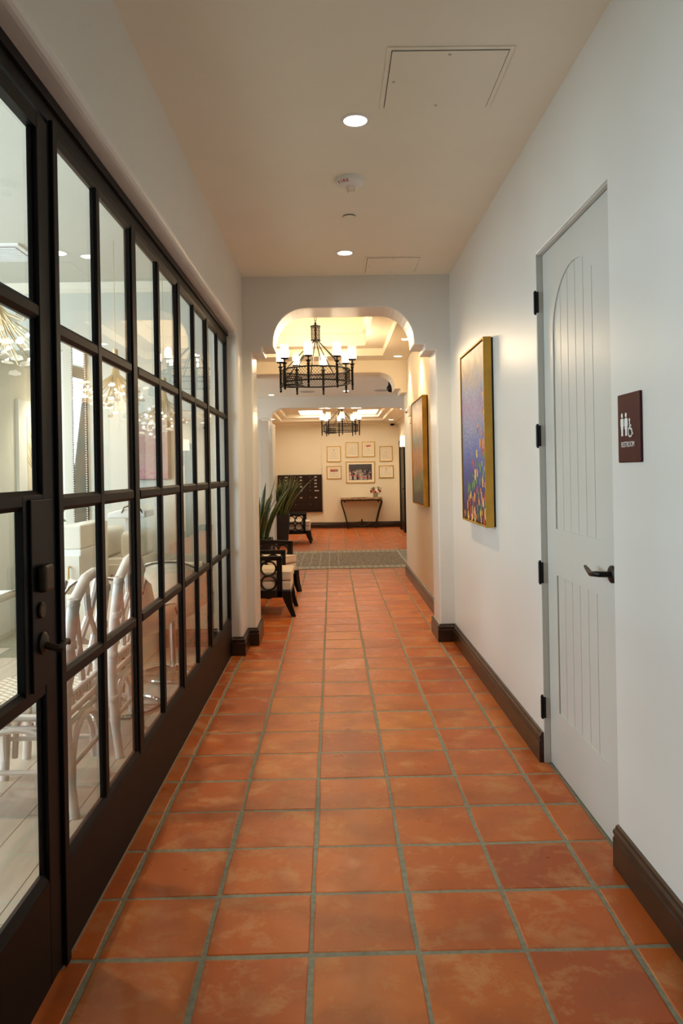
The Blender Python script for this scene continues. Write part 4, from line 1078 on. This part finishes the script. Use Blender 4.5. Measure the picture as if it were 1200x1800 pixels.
tones = [mat('print_dark', (0.02, 0.02, 0.03), 0.5), mat('print_skin', (0.42, 0.24, 0.16), 0.5), mat('print_grey', (0.30, 0.28, 0.28), 0.5), mat('print_white', (0.58, 0.50, 0.44), 0.5), mat('print_purple', (0.16, 0.10, 0.14), 0.5)]
mb = MB(); rg = random.Random(14)
for row, (zb, n_) in enumerate(((1.42, 10), (1.36, 11), (1.30, 10))):
    for k in range(n_):
        x = 0.445 + 0.54 * (k + rg.uniform(0.1, 0.9)) / n_; zz = zb + rg.uniform(-0.02, 0.03)
        yd = YP - 0.0004 * (row + 1)
        mb.cur = rg.choice([0, 0, 2, 3, 4]); mb.prism([(x - 0.026, 1.215), (x + 0.026, 1.215), (x + 0.024, zz), (x, zz + 0.02), (x - 0.024, zz)], yd, yd + 0.0003, 'y')
        mb.cur = 1; mb.prism([(x + 0.012 * cos(q * pi / 4), zz + 0.032 + 0.016 * sin(q * pi / 4)) for q in range(8)], yd - 0.0001, yd + 0.0002, 'y')
        mb.cur = 0; mb.prism([(x - 0.014, zz + 0.036), (x + 0.014, zz + 0.036), (x + 0.009, zz + 0.053), (x - 0.009, zz + 0.053)], yd - 0.0002, yd + 0.0001, 'y')
tag(mb.build('printed_figures', tones, gp), kind='stuff')
mb = MB()
pts = [(0.43, 1.335), (0.60, 1.315), (0.78, 1.275), (1.005, 1.255)]
for a, c in zip(pts[:-1], pts[1:]):
    mb.prism([a, c, (c[0], c[1] - 0.016), (a[0], a[1] - 0.016)], YP - 0.0022, YP - 0.0018, 'y')
mb.build('printed_ribbon', M['red'], gp)

# mailboxes
mb_ = root('mailbox_unit', (-0.82, YF, 0.41), 'dark brown wall mailbox bank with three columns of small doors', 'mailbox')
mx0, mx1, mz0, mz1 = -1.372, -0.262, 0.415, 1.358; ymf = YF - 0.04
MB().box(mx0, mx1, ymf + 0.012, YF + 0.048, mz0, mz1).build('case', M['mailbox'], mb_, bevel=0.004)
cw = (mx1 - mx0) / 3
zz = mz1 - 0.025
rows = [0.082, 0.082, 0.082, 0.082, 0.175, 0.175, 0.20]
for c in range(3):
    z = mz1 - 0.022
    for k, h_ in enumerate(rows):
        xa = mx0 + c * cw + 0.014; xb = mx0 + (c + 1) * cw - 0.014
        d = MB().box(xa, xb, ymf, ymf + 0.014, z - h_ + 0.005, z).build('door', M['mailbox'], mb_, bevel=0.002)
        if k < 6:
            MB().box(xa + cw * 0.46, xa + cw * 0.62 + (0.05 if (k == 4 and c == 2) else 0), ymf - 0.002, ymf, z - h_ * 0.62 if k < 4 else z - 0.07, z - h_ * 0.25 if k < 4 else z - 0.04).build('number_plate', M['label'], d)
        MB().lathe([(0.008, 0), (0.006, -0.004)], (xa + cw * 0.16, ymf, z - min(h_, 0.1) * 0.45), 8, 'y').build('lock', M['label'], d)
        z -= h_
# parts keep their door as parent; the builder places both in world coordinates
for o in COL.objects:
    pass

# console table
ct = root('console_table', (0.72, 18.72, 0), 'marble topped console table on scrolled iron legs under the group photograph', 'table')
n_ = 24; xs0, xs1, yf0, yb0 = 0.205, 1.235, 18.53, YF - 0.01
front = [(xs0 + (xs1 - xs0) * k / n_, yf0 - 0.035 * sin(pi * k / n_) + 0.012 * cos(2 * pi * k / 6)) for k in range(n_ + 1)]
MB().prism(front + [(xs1, yb0), (xs0, yb0)], 0.722, 0.768, 'z').build('top', M['marble'], ct, bevel=0.006)
MB().box(xs0 + 0.09, xs1 - 0.09, 18.60, 18.63, 0.690, 0.722).build('apron', M['iron'], ct)
def scroll(cx, cz, r0, turns, a0, sgn, n=14):
    return [(cx + (r0 * (1 - 0.75 * k / n)) * cos(a0 + sgn * turns * 2 * pi * k / n), cz + (r0 * (1 - 0.75 * k / n)) * sin(a0 + sgn * turns * 2 * pi * k / n)) for k in range(n + 1)]
for yl in (18.56, 18.84):
    for s in (-1, 1):
        xm = 0.72
        sc_ = scroll(xm + s * 0.455, 0.672, 0.042, 0.75, pi / 2 if s < 0 else pi / 2, s, 10)
        pts = [(xm + s * 0.345, 0.0), (xm + s * 0.355, 0.06), (xm + s * 0.38, 0.2), (xm + s * 0.435, 0.42), (xm + s * 0.485, 0.58), (xm + s * 0.505, 0.655), (xm + s * 0.495, 0.70), (xm + s * 0.455, 0.712), (xm + s * 0.425, 0.695), (xm + s * 0.418, 0.668), (xm + s * 0.435, 0.652)]
        MB().tube([(p_[0], yl, p_[1]) for p_ in pts], [0.017] * 8 + [0.014, 0.012, 0.010], 8).build('leg', M['iron'], ct, smooth=True)
for s in (-1, 1):
    pts = [(0.72 + s * 0.355, 0.06), (0.72 + s * 0.33, 0.135), (0.72 + s * 0.27, 0.155), (0.72 + s * 0.19, 0.13), (0.72 + s * 0.11, 0.085), (0.72 + s * 0.03, 0.06), (0.72, 0.06)]
    MB().tube([(p_[0], 18.56, p_[1]) for p_ in pts], 0.014, 8).build('stretcher', M['iron'], ct, smooth=True)
    MB().tube([(0.72 + s * 0.345, 18.56, 0.05), (0.72 + s * 0.345, 18.84, 0.05)], 0.012, 8).build('stretcher', M['iron'], ct, smooth=True)
fl = MB().ball((0.72, 18.56, 0.19), (0.022, 0.014, 0.055), 10, 8)
for s in (-1, 1):
    fl.tube([(0.72 + s * 0.008, 18.56, 0.10), (0.72 + s * 0.03, 18.56, 0.165), (0.72 + s * 0.062, 18.56, 0.175), (0.72 + s * 0.068, 18.56, 0.15)], [0.012, 0.016, 0.012, 0.008], 8)
fl.box(0.69, 0.75, 18.545, 18.575, 0.095, 0.118).tube([(0.72, 18.56, 0.055), (0.72, 18.56, 0.15)], 0.014, 8)
tag(fl.build('finial', M['iron'], ct, smooth=True), 'three lobed iron lily ornament')

va = root('flower_vase', (1.075, 18.66, 0.768), 'short glass vase of red salmon and white flowers on the console table', 'flowers')
MB().lathe([(0.052, 0.768), (0.060, 0.860), (0.052, 0.86), (0.046, 0.775)], (1.075, 18.66, 0), 16).build('vase', M['vase'], va, smooth=True)
rg = random.Random(6)
spots = [(-0.10, 0.925, 'flower_red'), (-0.055, 0.955, 'flower_red'), (-0.045, 0.915, 'flower_pink'), (0.015, 0.965, 'flower_white'), (0.03, 0.93, 'flower_white'), (0.075, 0.945, 'flower_red'), (0.105, 0.92, 'flower_red'), (-0.01, 0.90, 'flower_red'), (0.06, 0.895, 'flower_white'), (-0.08, 0.96, 'flower_pink')]
for dx, z, mt in spots:
    c = (1.075 + dx, 18.63 + rg.uniform(-0.04, 0.05), z); fb = MB().ball(c, 0.018, 8, 6)
    for q in range(6):
        a = q * 1.047; fb.ball((c[0] + 0.02 * cos(a), c[1] - 0.006, c[2] + 0.02 * sin(a)), (0.016, 0.012, 0.016), 6, 4)
    fb.build('flower', M[mt], va, smooth=True)
lf = MB()
for k in range(46):
    a = rg.uniform(0, 2 * pi); rr_ = rg.uniform(0.05, 0.14); z = rg.uniform(0.86, 1.02)
    x, y = 1.075 + rr_ * cos(a), 18.66 + rr_ * 0.6 * sin(a); s_ = rg.uniform(0.015, 0.03); t_ = rg.uniform(0, 6)
    lf.prism([(x - s_ * cos(t_), z - s_ * sin(t_)), (x + 0.4 * s_ * sin(t_), z - 0.4 * s_ * cos(t_)), (x + s_ * cos(t_), z + s_ * sin(t_)), (x - 0.4 * s_ * sin(t_), z + 0.4 * s_ * cos(t_))], y, y + 0.003, 'y')
tag(lf.build('foliage', M['green'], va), kind='stuff')
lp = root('thin_book', (0.69, 18.62, 0.768), 'thin dark closed book lying on the console table', 'book')
MB().box(0.52, 0.86, 18.53, 18.72, 0.768, 0.778).build('cover', M['black_metal'], lp, bevel=0.002)
MB().box(0.525, 0.855, 18.535, 18.715, 0.778, 0.786).build('pages', M['paper'], lp)

# dark door and sconce at the far right
d3 = root('door_3', (1.66, 17.6, 0), 'dark narrow door standing in the far right wall', 'door', kind='structure')
MB().box(1.655, 1.70, 17.15, 18.05, 0.01, 2.02).build('leaf', M['black_wood'], d3, bevel=0.003)
MB().box(1.635, 1.70, 18.05, 18.20, 0, 2.14).box(1.635, 1.70, 17.05, 17.15, 0, 2.14).box(1.635, 1.70, 17.05, 18.2, 2.02, 2.14).build('casing', M['black_wood'], d3)
MB().lathe([(0.022, 0), (0.026, -0.02), (0.012, -0.035)], (1.655, 17.25, 1.0), 12, 'x').build('knob', M['bronze'], d3, smooth=True)
sn = root('wall_sconce', (1.70, 16.75, 1.9), 'lit cream wall sconce above a dark bracket at the far right', 'sconce')
MB().box(1.66, 1.70, 16.70, 16.80, 1.62, 1.95).build('backplate', M['black_metal'], sn, bevel=0.004)
MB().lathe([(0.075, 1.955), (0.062, 2.20), (0.058, 2.20), (0.070, 1.96)], (1.60, 16.75, 0), 18).build('shade', M['sconce_glow'], sn, smooth=True)
MB().tube([(1.67, 16.75, 1.93), (1.60, 16.75, 1.93), (1.60, 16.75, 2.0)], 0.010, 8).build('arm', M['black_metal'], sn)
swp = root('switch_plate', (1.45, YF, 0.98), 'small white wall switch plate at the right of the console table', 'switch')
MB().box(1.60, 1.645, YF - 0.008, YF, 1.0, 1.12).build('plate', M['white_metal'], swp, bevel=0.002)
MB().box(1.615, 1.63, YF - 0.012, YF - 0.008, 1.04, 1.08).build('toggle', M['white_metal'], swp)

# ================================================================== OFFICE CONTENT
def rattan_chair():
    """back toward +x, seat toward -x"""
    r = root('rattan_chair', (0, 0, 0), '', 'chair', 'white rattan dining chairs', worldspace=False)
    Rm = M['rattan']; k = 0.0165
    hw = 0.215
    for s in (-1, 1):
        MB().tube([(0.035, s * hw, 0.0), (0.012, s * hw, 0.18), (0.0, s * hw, 0.44), (0.018, s * hw, 0.70), (0.045, s * (hw - 0.005), 0.905)], [0.020, 0.022, 0.0245, 0.0245, 0.0255], 10).build('leg', Rm, r, smooth=True)
        MB().tube([(-0.44, s * 0.20, 0.0), (-0.425, s * 0.20, 0.25), (-0.42, s * 0.20, 0.44)], 0.021, 10).build('leg', Rm, r, smooth=True)
    MB().tube([(0.045, -hw + 0.003, 0.900), (0.058, -0.10, 0.982), (0.06, 0.0, 0.992), (0.058, 0.10, 0.982), (0.045, hw - 0.003, 0.900)], 0.024, 10).build('top_rail', Rm, r, smooth=True)
    lt = MB()
    X = lambda z: 0.0 + 0.045 * max(0, (z - 0.44)) / 0.46
    def seg(a, c, rad=0.0165):
        lt.tube([(X(a[1]), a[0], a[1]), (X(c[1]), c[0], c[1])], rad, 8)
    for s in (-1, 1):
        seg((s * 0.205, 0.885), (s * 0.025, 0.53)); seg((s * 0.205, 0.70), (s * 0.155, 0.625)); seg((s * 0.205, 0.53), (s * 0.110, 0.70))
        seg((s * 0.09, 0.975), (s * 0.005, 0.80)); seg((s * 0.110, 0.70), (s * 0.005, 0.80))
    lt.tube([(X(0.5), -hw, 0.50), (X(0.5), hw, 0.50)], 0.014, 8)
    lt.build('back_lattice', Rm, r, smooth=True)
    bd = MB()
    for s in (-1, 1):
        for z in (0.895, 0.72, 0.52, 0.30):
            bd.lathe([(0.026, -0.016), (0.0275, -0.012), (0.0275, 0.012), (0.026, 0.016)], (X(z) if z > 0.45 else 0.008, s * hw, z), 10)
    bd.build('binding', M['binding'], r, smooth=True)
    sf = MB().tube([(0.0, -hw, 0.42), (0.0, hw, 0.42), (-0.42, 0.205, 0.42), (-0.42, -0.205, 0.42)], 0.017, 8, True)
    sf.tube([(0.0, -hw, 0.375), (0.0, hw, 0.375), (-0.42, 0.205, 0.375), (-0.42, -0.205, 0.375)], 0.013, 8, True)
    sf.build('seat_frame', Rm, r, smooth=True)
    MB().box(-0.43, -0.015, -0.205, 0.205, 0.425, 0.485).build('seat_cushion', M['fret'], r, bevel=0.022, seg=3)
    br = MB()
    def archb(p0, p1, top, n=10):
        pts = []
        for q in range(n + 1):
            t = q / n; a = pi * t
            e = (1 - cos(a)) / 2
            pts.append((p0[0] + (p1[0] - p0[0]) * e, p0[1] + (p1[1] - p0[1]) * e, 0.10 + (top - 0.10) * sin(a) ** 0.55))
        br.tube(pts, 0.0145, 8)
    archb((0.016, -hw + 0.03, 0), (0.016, hw - 0.03, 0), 0.37)
    archb((-0.42, -0.17, 0), (-0.42, 0.17, 0), 0.37)
    for s in (-1, 1): archb((-0.39, s * 0.205, 0), (-0.02, s * 0.21, 0), 0.37)
    br.build('arched_brace', Rm, r, smooth=True)
    st = MB()
    for s in (-1, 1): st.tube([(0.012, s * hw, 0.19), (-0.425, s * 0.20, 0.19)], 0.0115, 8)
    st.tube([(0.012, -hw, 0.20), (0.012, hw, 0.20)], 0.0115, 8)
    st.build('stretcher', Rm, r, smooth=True)
    return r
rc = rattan_chair(); rc.location = (-1.13, 3.35, 0)
rc['label'] = 'white rattan chair with lattice back nearest the glass door'
copy_tree(rc, (-1.13, 4.01, 0), 0.0, 'white rattan chair with lattice back farther along behind the glass')

def shell_chair(x, y, rz, label):
    r = root('swivel_shell_chair', (x, y, 0), label, 'chair', 'cream swivel shell chairs in the office', worldspace=False, rz=rz)
    prof = [(0.27, 0.40), (0.24, 0.43), (0.10, 0.425), (-0.08, 0.42), (-0.19, 0.45), (-0.25, 0.55), (-0.285, 0.68), (-0.31, 0.80), (-0.325, 0.84)]
    nu = 10; vs = []; mb = MB()
    for i, (px, pz) in enumerate(prof):
        t = i / (len(prof) - 1)
        for j in range(nu + 1):
            u = -1 + 2 * j / nu
            w = 0.28 - 0.05 * t
            lift = 0.17 * abs(u) ** 3 * (1 - t) * (0.25 + t) * 3
            fwd = 0.20 * abs(u) ** 2.5 * max(0, t - 0.35) * (1.2 - t) * 3
            drop = 0.10 * abs(u) ** 3 * max(0, t - 0.7) / 0.3
            vs.append((px + fwd, w * u, pz + lift - drop))
    fs = [(i * (nu + 1) + j, i * (nu + 1) + j + 1, (i + 1) * (nu + 1) + j + 1, (i + 1) * (nu + 1) + j) for i in range(len(prof) - 1) for j in range(nu)]
    mb.add(vs, fs); o = mb.build('shell', M['shell'], r, smooth=True)
    md = o.modifiers.new('thick', 'SOLIDIFY'); md.thickness = 0.035; md.offset = 0
    edge = [vs[i * (nu + 1)] for i in range(len(prof))] + [vs[(len(prof) - 1) * (nu + 1) + j] for j in range(1, nu + 1)] + [vs[i * (nu + 1) + nu] for i in range(len(prof) - 2, -1, -1)]
    MB().tube([(p_[0] - 0.018, p_[1], p_[2]) for p_ in edge], 0.006, 6).build('piping', M['piping'], r, smooth=True)
    MB().tube([(0, 0, 0.02), (0, 0, 0.41)], 0.022, 12).build('column', M['chrome'], r, smooth=True)
    MB().tube([(0.225 * cos(2 * pi * k / 32), 0.225 * sin(2 * pi * k / 32), 0.013) for k in range(32)], 0.012, 8, True).build('base_ring', M['chrome'], r, smooth=True)
    for k in range(2):
        MB().tube([(-0.225 * cos(k * pi / 2), -0.225 * sin(k * pi / 2), 0.016), (0.225 * cos(k * pi / 2), 0.225 * sin(k * pi / 2), 0.016)], 0.010, 8).build('base_spoke', M['chrome'], r, smooth=True)
    return r
shell_chair(-1.155, 5.34, radians(97), 'cream swivel shell chair nearest the office back wall')
shell_chair(-1.31, 4.60, radians(86), 'cream swivel shell chair behind the white rattan chairs')

# cabinets, desk and equipment
cb = root('white_cabinet', (-1.86, 5.1, 0), 'white cabinet with rounded top and long brass handle', 'cabinet')
MB().box(-2.02, -1.66, 4.95, 5.55, 0.0, 0.94).build('body', M['white_lacquer'], cb, bevel=0.006)
MB().prism([(-2.02, 0.94), (-1.66, 0.94), (-1.66, 1.10), (-1.78, 1.10), (-1.84, 1.085), (-1.86, 1.02), (-2.02, 1.0)], 4.96, 5.55, 'y').build('upper_shelf', M['cream_lacquer'], cb, bevel=0.012, seg=3)
dd = MB().box(-1.94, -1.665, 4.932, 4.95, 0.06, 0.90).build('door', M['cream_lacquer'], cb, bevel=0.003)
MB().tube([(-1.73, 4.935, 0.70), (-1.73, 4.905, 0.70), (-1.73, 4.905, 0.83), (-1.73, 4.935, 0.83)], 0.008, 8).build('handle', M['brass'], dd)
cb2 = root('cream_cabinet', (-1.6, 5.75, 0), 'low cream cabinet with rounded partitions by the office back wall', 'cabinet')
MB().box(-1.92, -1.44, 5.62, 6.15, 0.0, 0.80).build('body', M['cream_lacquer'], cb2, bevel=0.005)
MB().box(-1.90, -1.70, 5.64, 6.12, 0.80, 1.02).build('partition', M['cream_lacquer'], cb2, bevel=0.04, seg=4)
MB().box(-1.60, -1.45, 5.64, 6.12, 0.80, 1.00).build('partition', M['cream_lacquer'], cb2, bevel=0.04, seg=4)
dd = MB().box(-1.90, -1.70, 5.60, 5.62, 0.06, 0.76).build('door', M['cream_lacquer'], cb2, bevel=0.003)
MB().tube([(-1.73, 5.605, 0.55), (-1.73, 5.58, 0.55), (-1.73, 5.58, 0.68), (-1.73, 5.605, 0.68)], 0.007, 8).build('handle', M['brass'], dd)
dd = MB().box(-1.68, -1.46, 5.60, 5.62, 0.06, 0.76).build('door', M['cream_lacquer'], cb2, bevel=0.003)
MB().tube([(-1.65, 5.605, 0.55), (-1.65, 5.58, 0.55), (-1.65, 5.58, 0.68), (-1.65, 5.605, 0.68)], 0.007, 8).build('handle', M['black_metal'], dd)
mo = root('white_treatment_lamp', (-1.62, 5.8, 0.80), 'white slanted equipment panel with black cable on the cream cabinet', 'equipment')
MB().prism([(-1.70, 1.10), (-1.42, 1.10), (-1.42, 1.15), (-1.48, 1.20), (-1.70, 1.14)], 5.68, 5.98, 'y').build('panel', M['white_lacquer'], mo, bevel=0.008)
MB().box(-1.60, -1.52, 5.78, 5.88, 0.80, 1.10).build('stand', M['white_lacquer'], mo, bevel=0.006)
MB().tube([(-1.60, 5.69, 1.13), (-1.57, 5.66, 1.18), (-1.52, 5.66, 1.20), (-1.46, 5.67, 1.18), (-1.43, 5.69, 1.12)], 0.006, 6).build('cable', M['piping'], mo, smooth=True)
de = root('white_desk', (-2.3, 3.6, 0), 'long white table with chrome edge in front of the rattan chairs', 'desk')
MB().box(-2.6, -1.86, 2.4, 4.4, 0.735, 0.765).build('top', M['white_lacquer'], de, bevel=0.004)
MB().box(-1.864, -1.852, 2.4, 4.4, 0.728, 0.770).build('edge_strip', M['chrome'], de)
for (a, c) in ((-2.5, 2.5), (-2.0, 2.5), (-2.5, 4.3), (-2.0, 4.3)):
    MB().box(a - 0.03, a + 0.03, c - 0.03, c + 0.03, 0, 0.735).build('leg', M['white_lacquer'], de)
MB().box(-2.5, -2.0, 4.27, 4.30, 0.10, 0.735).build('end_panel', M['white_lacquer'], de)
pl = root('potted_sprig', (-1.93, 5.2, 1.004), 'small green and yellow sprig on the white cabinet', 'plant')
MB().lathe([(0.030, 1.004), (0.040, 1.075), (0.034, 1.075), (0.026, 1.01)], (-1.93, 5.2, 0), 14).build('pot', M['white_lacquer'], pl, smooth=True)
lf = MB(); rg = random.Random(31)
for k in range(40):
    a = rg.uniform(0, 2 * pi); rr_ = rg.uniform(0.0, 0.10); z = 1.08 + rg.uniform(0.0, 0.16)
    x, y = -1.93 + rr_ * cos(a), 5.2 + rr_ * sin(a); s_ = rg.uniform(0.012, 0.024); t_ = rg.uniform(0, 6)
    lf.prism([(x - s_ * cos(t_), z - s_ * sin(t_)), (x + 0.5 * s_ * sin(t_), z - 0.5 * s_ * cos(t_)), (x + s_ * cos(t_), z + s_ * sin(t_)), (x - 0.5 * s_ * sin(t_), z + 0.5 * s_ * cos(t_))], y, y + 0.003, 'y')
tag(lf.build('foliage', M['green'], pl), kind='stuff')

# beaded mirrors and pictures on the office walls
def beaded_mirror(x0, x1, z0, z1, label):
    r = root('beaded_mirror', ((x0 + x1) / 2, 6.2, z0), label, 'mirror')
    MB().box(x0, x1, 6.175, 6.2, z0, z1).build('backing', M['bronze'], r)
    MB().box(x0 + 0.015, x1 - 0.015, 6.170, 6.176, z0 + 0.015, z1 - 0.015).build('mirror_glass', M['mirror'], r)
    bd = MB(); z = z0
    while z < z1:
        bd.ball((x0 + 0.007, 6.172, z), 0.0085, 6, 4); bd.ball((x1 - 0.007, 6.172, z), 0.0085, 6, 4); z += 0.019
    tag(bd.build('beads', M['bead'], r, smooth=True), kind='stuff')
beaded_mirror(-2.125, -2.005, 0.95, 2.52, 'tall narrow beaded mirror above the white cabinet')
pa = root('reflected_picture', (-1.45, 6.2, 1.38), 'pink blossom picture with dark right edge standing in for a glass reflection', 'painting')  # picture added in place of a cross hall painting reflected in the glass
MB().box(-1.585, -1.325, 6.165, 6.2, 1.385, 1.93).build('frame', M['trim'], pa, bevel=0.002)
o = MB().box(-1.58, -1.345, 6.158, 6.166, 1.39, 1.925).build('canvas', M['blossom_art'], None); o.parent = pa; o.matrix_parent_inverse = Matrix.Translation(-Vector(pa.location))
pp = root('palm_print', (-3.0, 7.6, 1.2), 'white framed palm frond print on the alcove wall', 'picture frame')
MB().box(-3.0, -2.965, 7.15, 8.1, 1.14, 2.17).build('frame', M['white_lacquer'], pp, bevel=0.004)
MB().box(-2.966, -2.960, 7.34, 7.92, 1.3, 2.02).build('paper', M['paper'], pp)
fr_ = MB(); rg = random.Random(8)
for k in range(26):
    a = radians(20 + 140 * k / 25); L_ = 0.33 + 0.06 * sin(k * 2.1); y0_, z0_ = 7.58, 1.42
    y1_, z1_ = y0_ + L_ * cos(a) * 0.8, z0_ + L_ * sin(a) * 1.5
    w_ = 0.012
    fr_.prism([(y0_ - w_ * 0.5, z0_), (y0_ + w_ * 0.5, z0_), ((y0_ + y1_) / 2 + w_, (z0_ + z1_) / 2), (y1_, z1_), ((y0_ + y1_) / 2 - w_, (z0_ + z1_) / 2)], -2.960, -2.958, 'x')
fr_.build('printed_fronds', mat('frond_print', (0.50, 0.38, 0.13), 0.6), pp)

vt = root('ceiling_vent', (-2.3, 5.3, 3.0), 'white slatted air vent in the office ceiling', 'vent')
MB().box(-2.72, -2.08, 5.06, 5.46, 2.985, 3.0).build('frame', M['white_metal'], vt, bevel=0.003)
MB().box(-2.68, -2.12, 5.10, 5.42, 2.983, 2.986).build('backing', M['dark_gap'], vt)
for k in range(9):
    MB().box(-2.68, -2.12, 5.106 + k * 0.035, 5.124 + k * 0.035, 2.978, 2.985).build('slat', M['white_metal'], vt)

def branch_chandelier():
    r = root('branch_chandelier', (0, 0, 0), '', 'chandelier', 'gilded branch chandeliers in the office', worldspace=False)
    rg = random.Random(17)
    st = MB(); tips = []
    for k in range(34):
        a = 2 * pi * k / 34 + rg.uniform(-0.1, 0.1); o_ = rg.uniform(0.08, 0.29); d = rg.uniform(0.0, 0.20)
        pts = [(0.016 * cos(a), 0.016 * sin(a), 0.20), (0.018 * cos(a), 0.018 * sin(a), 0.08), (0.035 * cos(a), 0.035 * sin(a), 0.0),
               (o_ * 0.55 * cos(a), o_ * 0.55 * sin(a), -0.08 - d * 0.5), (o_ * cos(a), o_ * sin(a), -0.12 - d)]
        st.tube(pts, [0.006, 0.006, 0.006, 0.005, 0.003], 5); tips.append(pts[-1])
    st.build('branches', M['gold_branch'], r, smooth=True)
    MB().lathe([(0.020, 0.17), (0.026, 0.18), (0.026, 0.24), (0.010, 0.25)], n=14).build('stem_cap', M['gold_branch'], r, smooth=True)
    MB().tube([(0, 0, 0.24), (0, 0, 0.64)], 0.003, 6).build('rod', M['bronze'], r)
    for k in range(12):
        p_ = tips[(k * 3) % 34]
        MB().ball((p_[0] * 0.95, p_[1] * 0.95, p_[2] + 0.012), 0.011, 8, 6).build('bulb', M['led'], r, smooth=True)
    pt = MB()
    for k in range(90):
        p_ = tips[rg.randrange(34)]; c = (p_[0] * 1.12 + rg.uniform(-0.04, 0.04), p_[1] * 1.12 + rg.uniform(-0.04, 0.04), p_[2] + rg.uniform(-0.10, 0.06))
        ax = rg.uniform(0, 2 * pi); ti = rg.uniform(-0.7, 0.7); s_ = rg.uniform(0.03, 0.045)
        pts = [(0, 0)] + [(s_ * cos(radians(b_)) * (0.85 + 0.15 * ((b_ // 25) % 2)), s_ * sin(radians(b_)) * (0.85 + 0.15 * ((b_ // 25) % 2))) for b_ in range(15, 170, 22)]
        q = MB().prism(pts, 0, 0.0025, 'z')
        q.xf(Matrix.Translation(c) @ Matrix.Rotation(ax, 4, 'Z') @ Matrix.Rotation(1.2 + ti, 4, 'X')); pt.add(q.v, q.f)
    tag(pt.build('petals', M['petal'], r), kind='stuff')
    return r
bc = branch_chandelier(); bc.location = (-1.80, 4.0, 2.36)
bc['label'] = 'gilded branch chandelier with frosted petals seen through the glass door'
b2_ = copy_tree(bc, (-1.44, 5.05, 2.10), 1.0, 'pale gilded branch chandelier seen through the second pane column'); b2_.scale = (0.7, 0.7, 0.7)
b3_ = copy_tree(bc, (-1.27, 5.74, 1.99), 2.0, 'gilded branch chandelier nearest the office back wall'); b3_.scale = (0.7, 0.7, 0.7)
for c_ in (b2_, b3_):
    for o in bpy.data.objects:
        if o.parent == c_ and o.name.startswith('rod'):
            o.data = MB().tube([(0, 0, 0.24), (0, 0, (3.0 - c_.location.z) / 0.7)], 0.003, 6).mesh('rod', M['gold_branch'])
for (x, y, lb) in ((-1.9, 3.0, 'recessed office downlight over the rattan chairs'), (-1.9, 5.3, 'recessed office downlight near the air vent'), (-2.6, 7.6, 'recessed downlight in the alcove')):
    downlight(x, y, 3.0 if y < 6 else 2.5, lb, 'office downlights', 70, 0.055, (1.0, 0.92, 0.75), 120)

for o in list(bpy.data.objects):
    if '_w' in o: del o['_w']
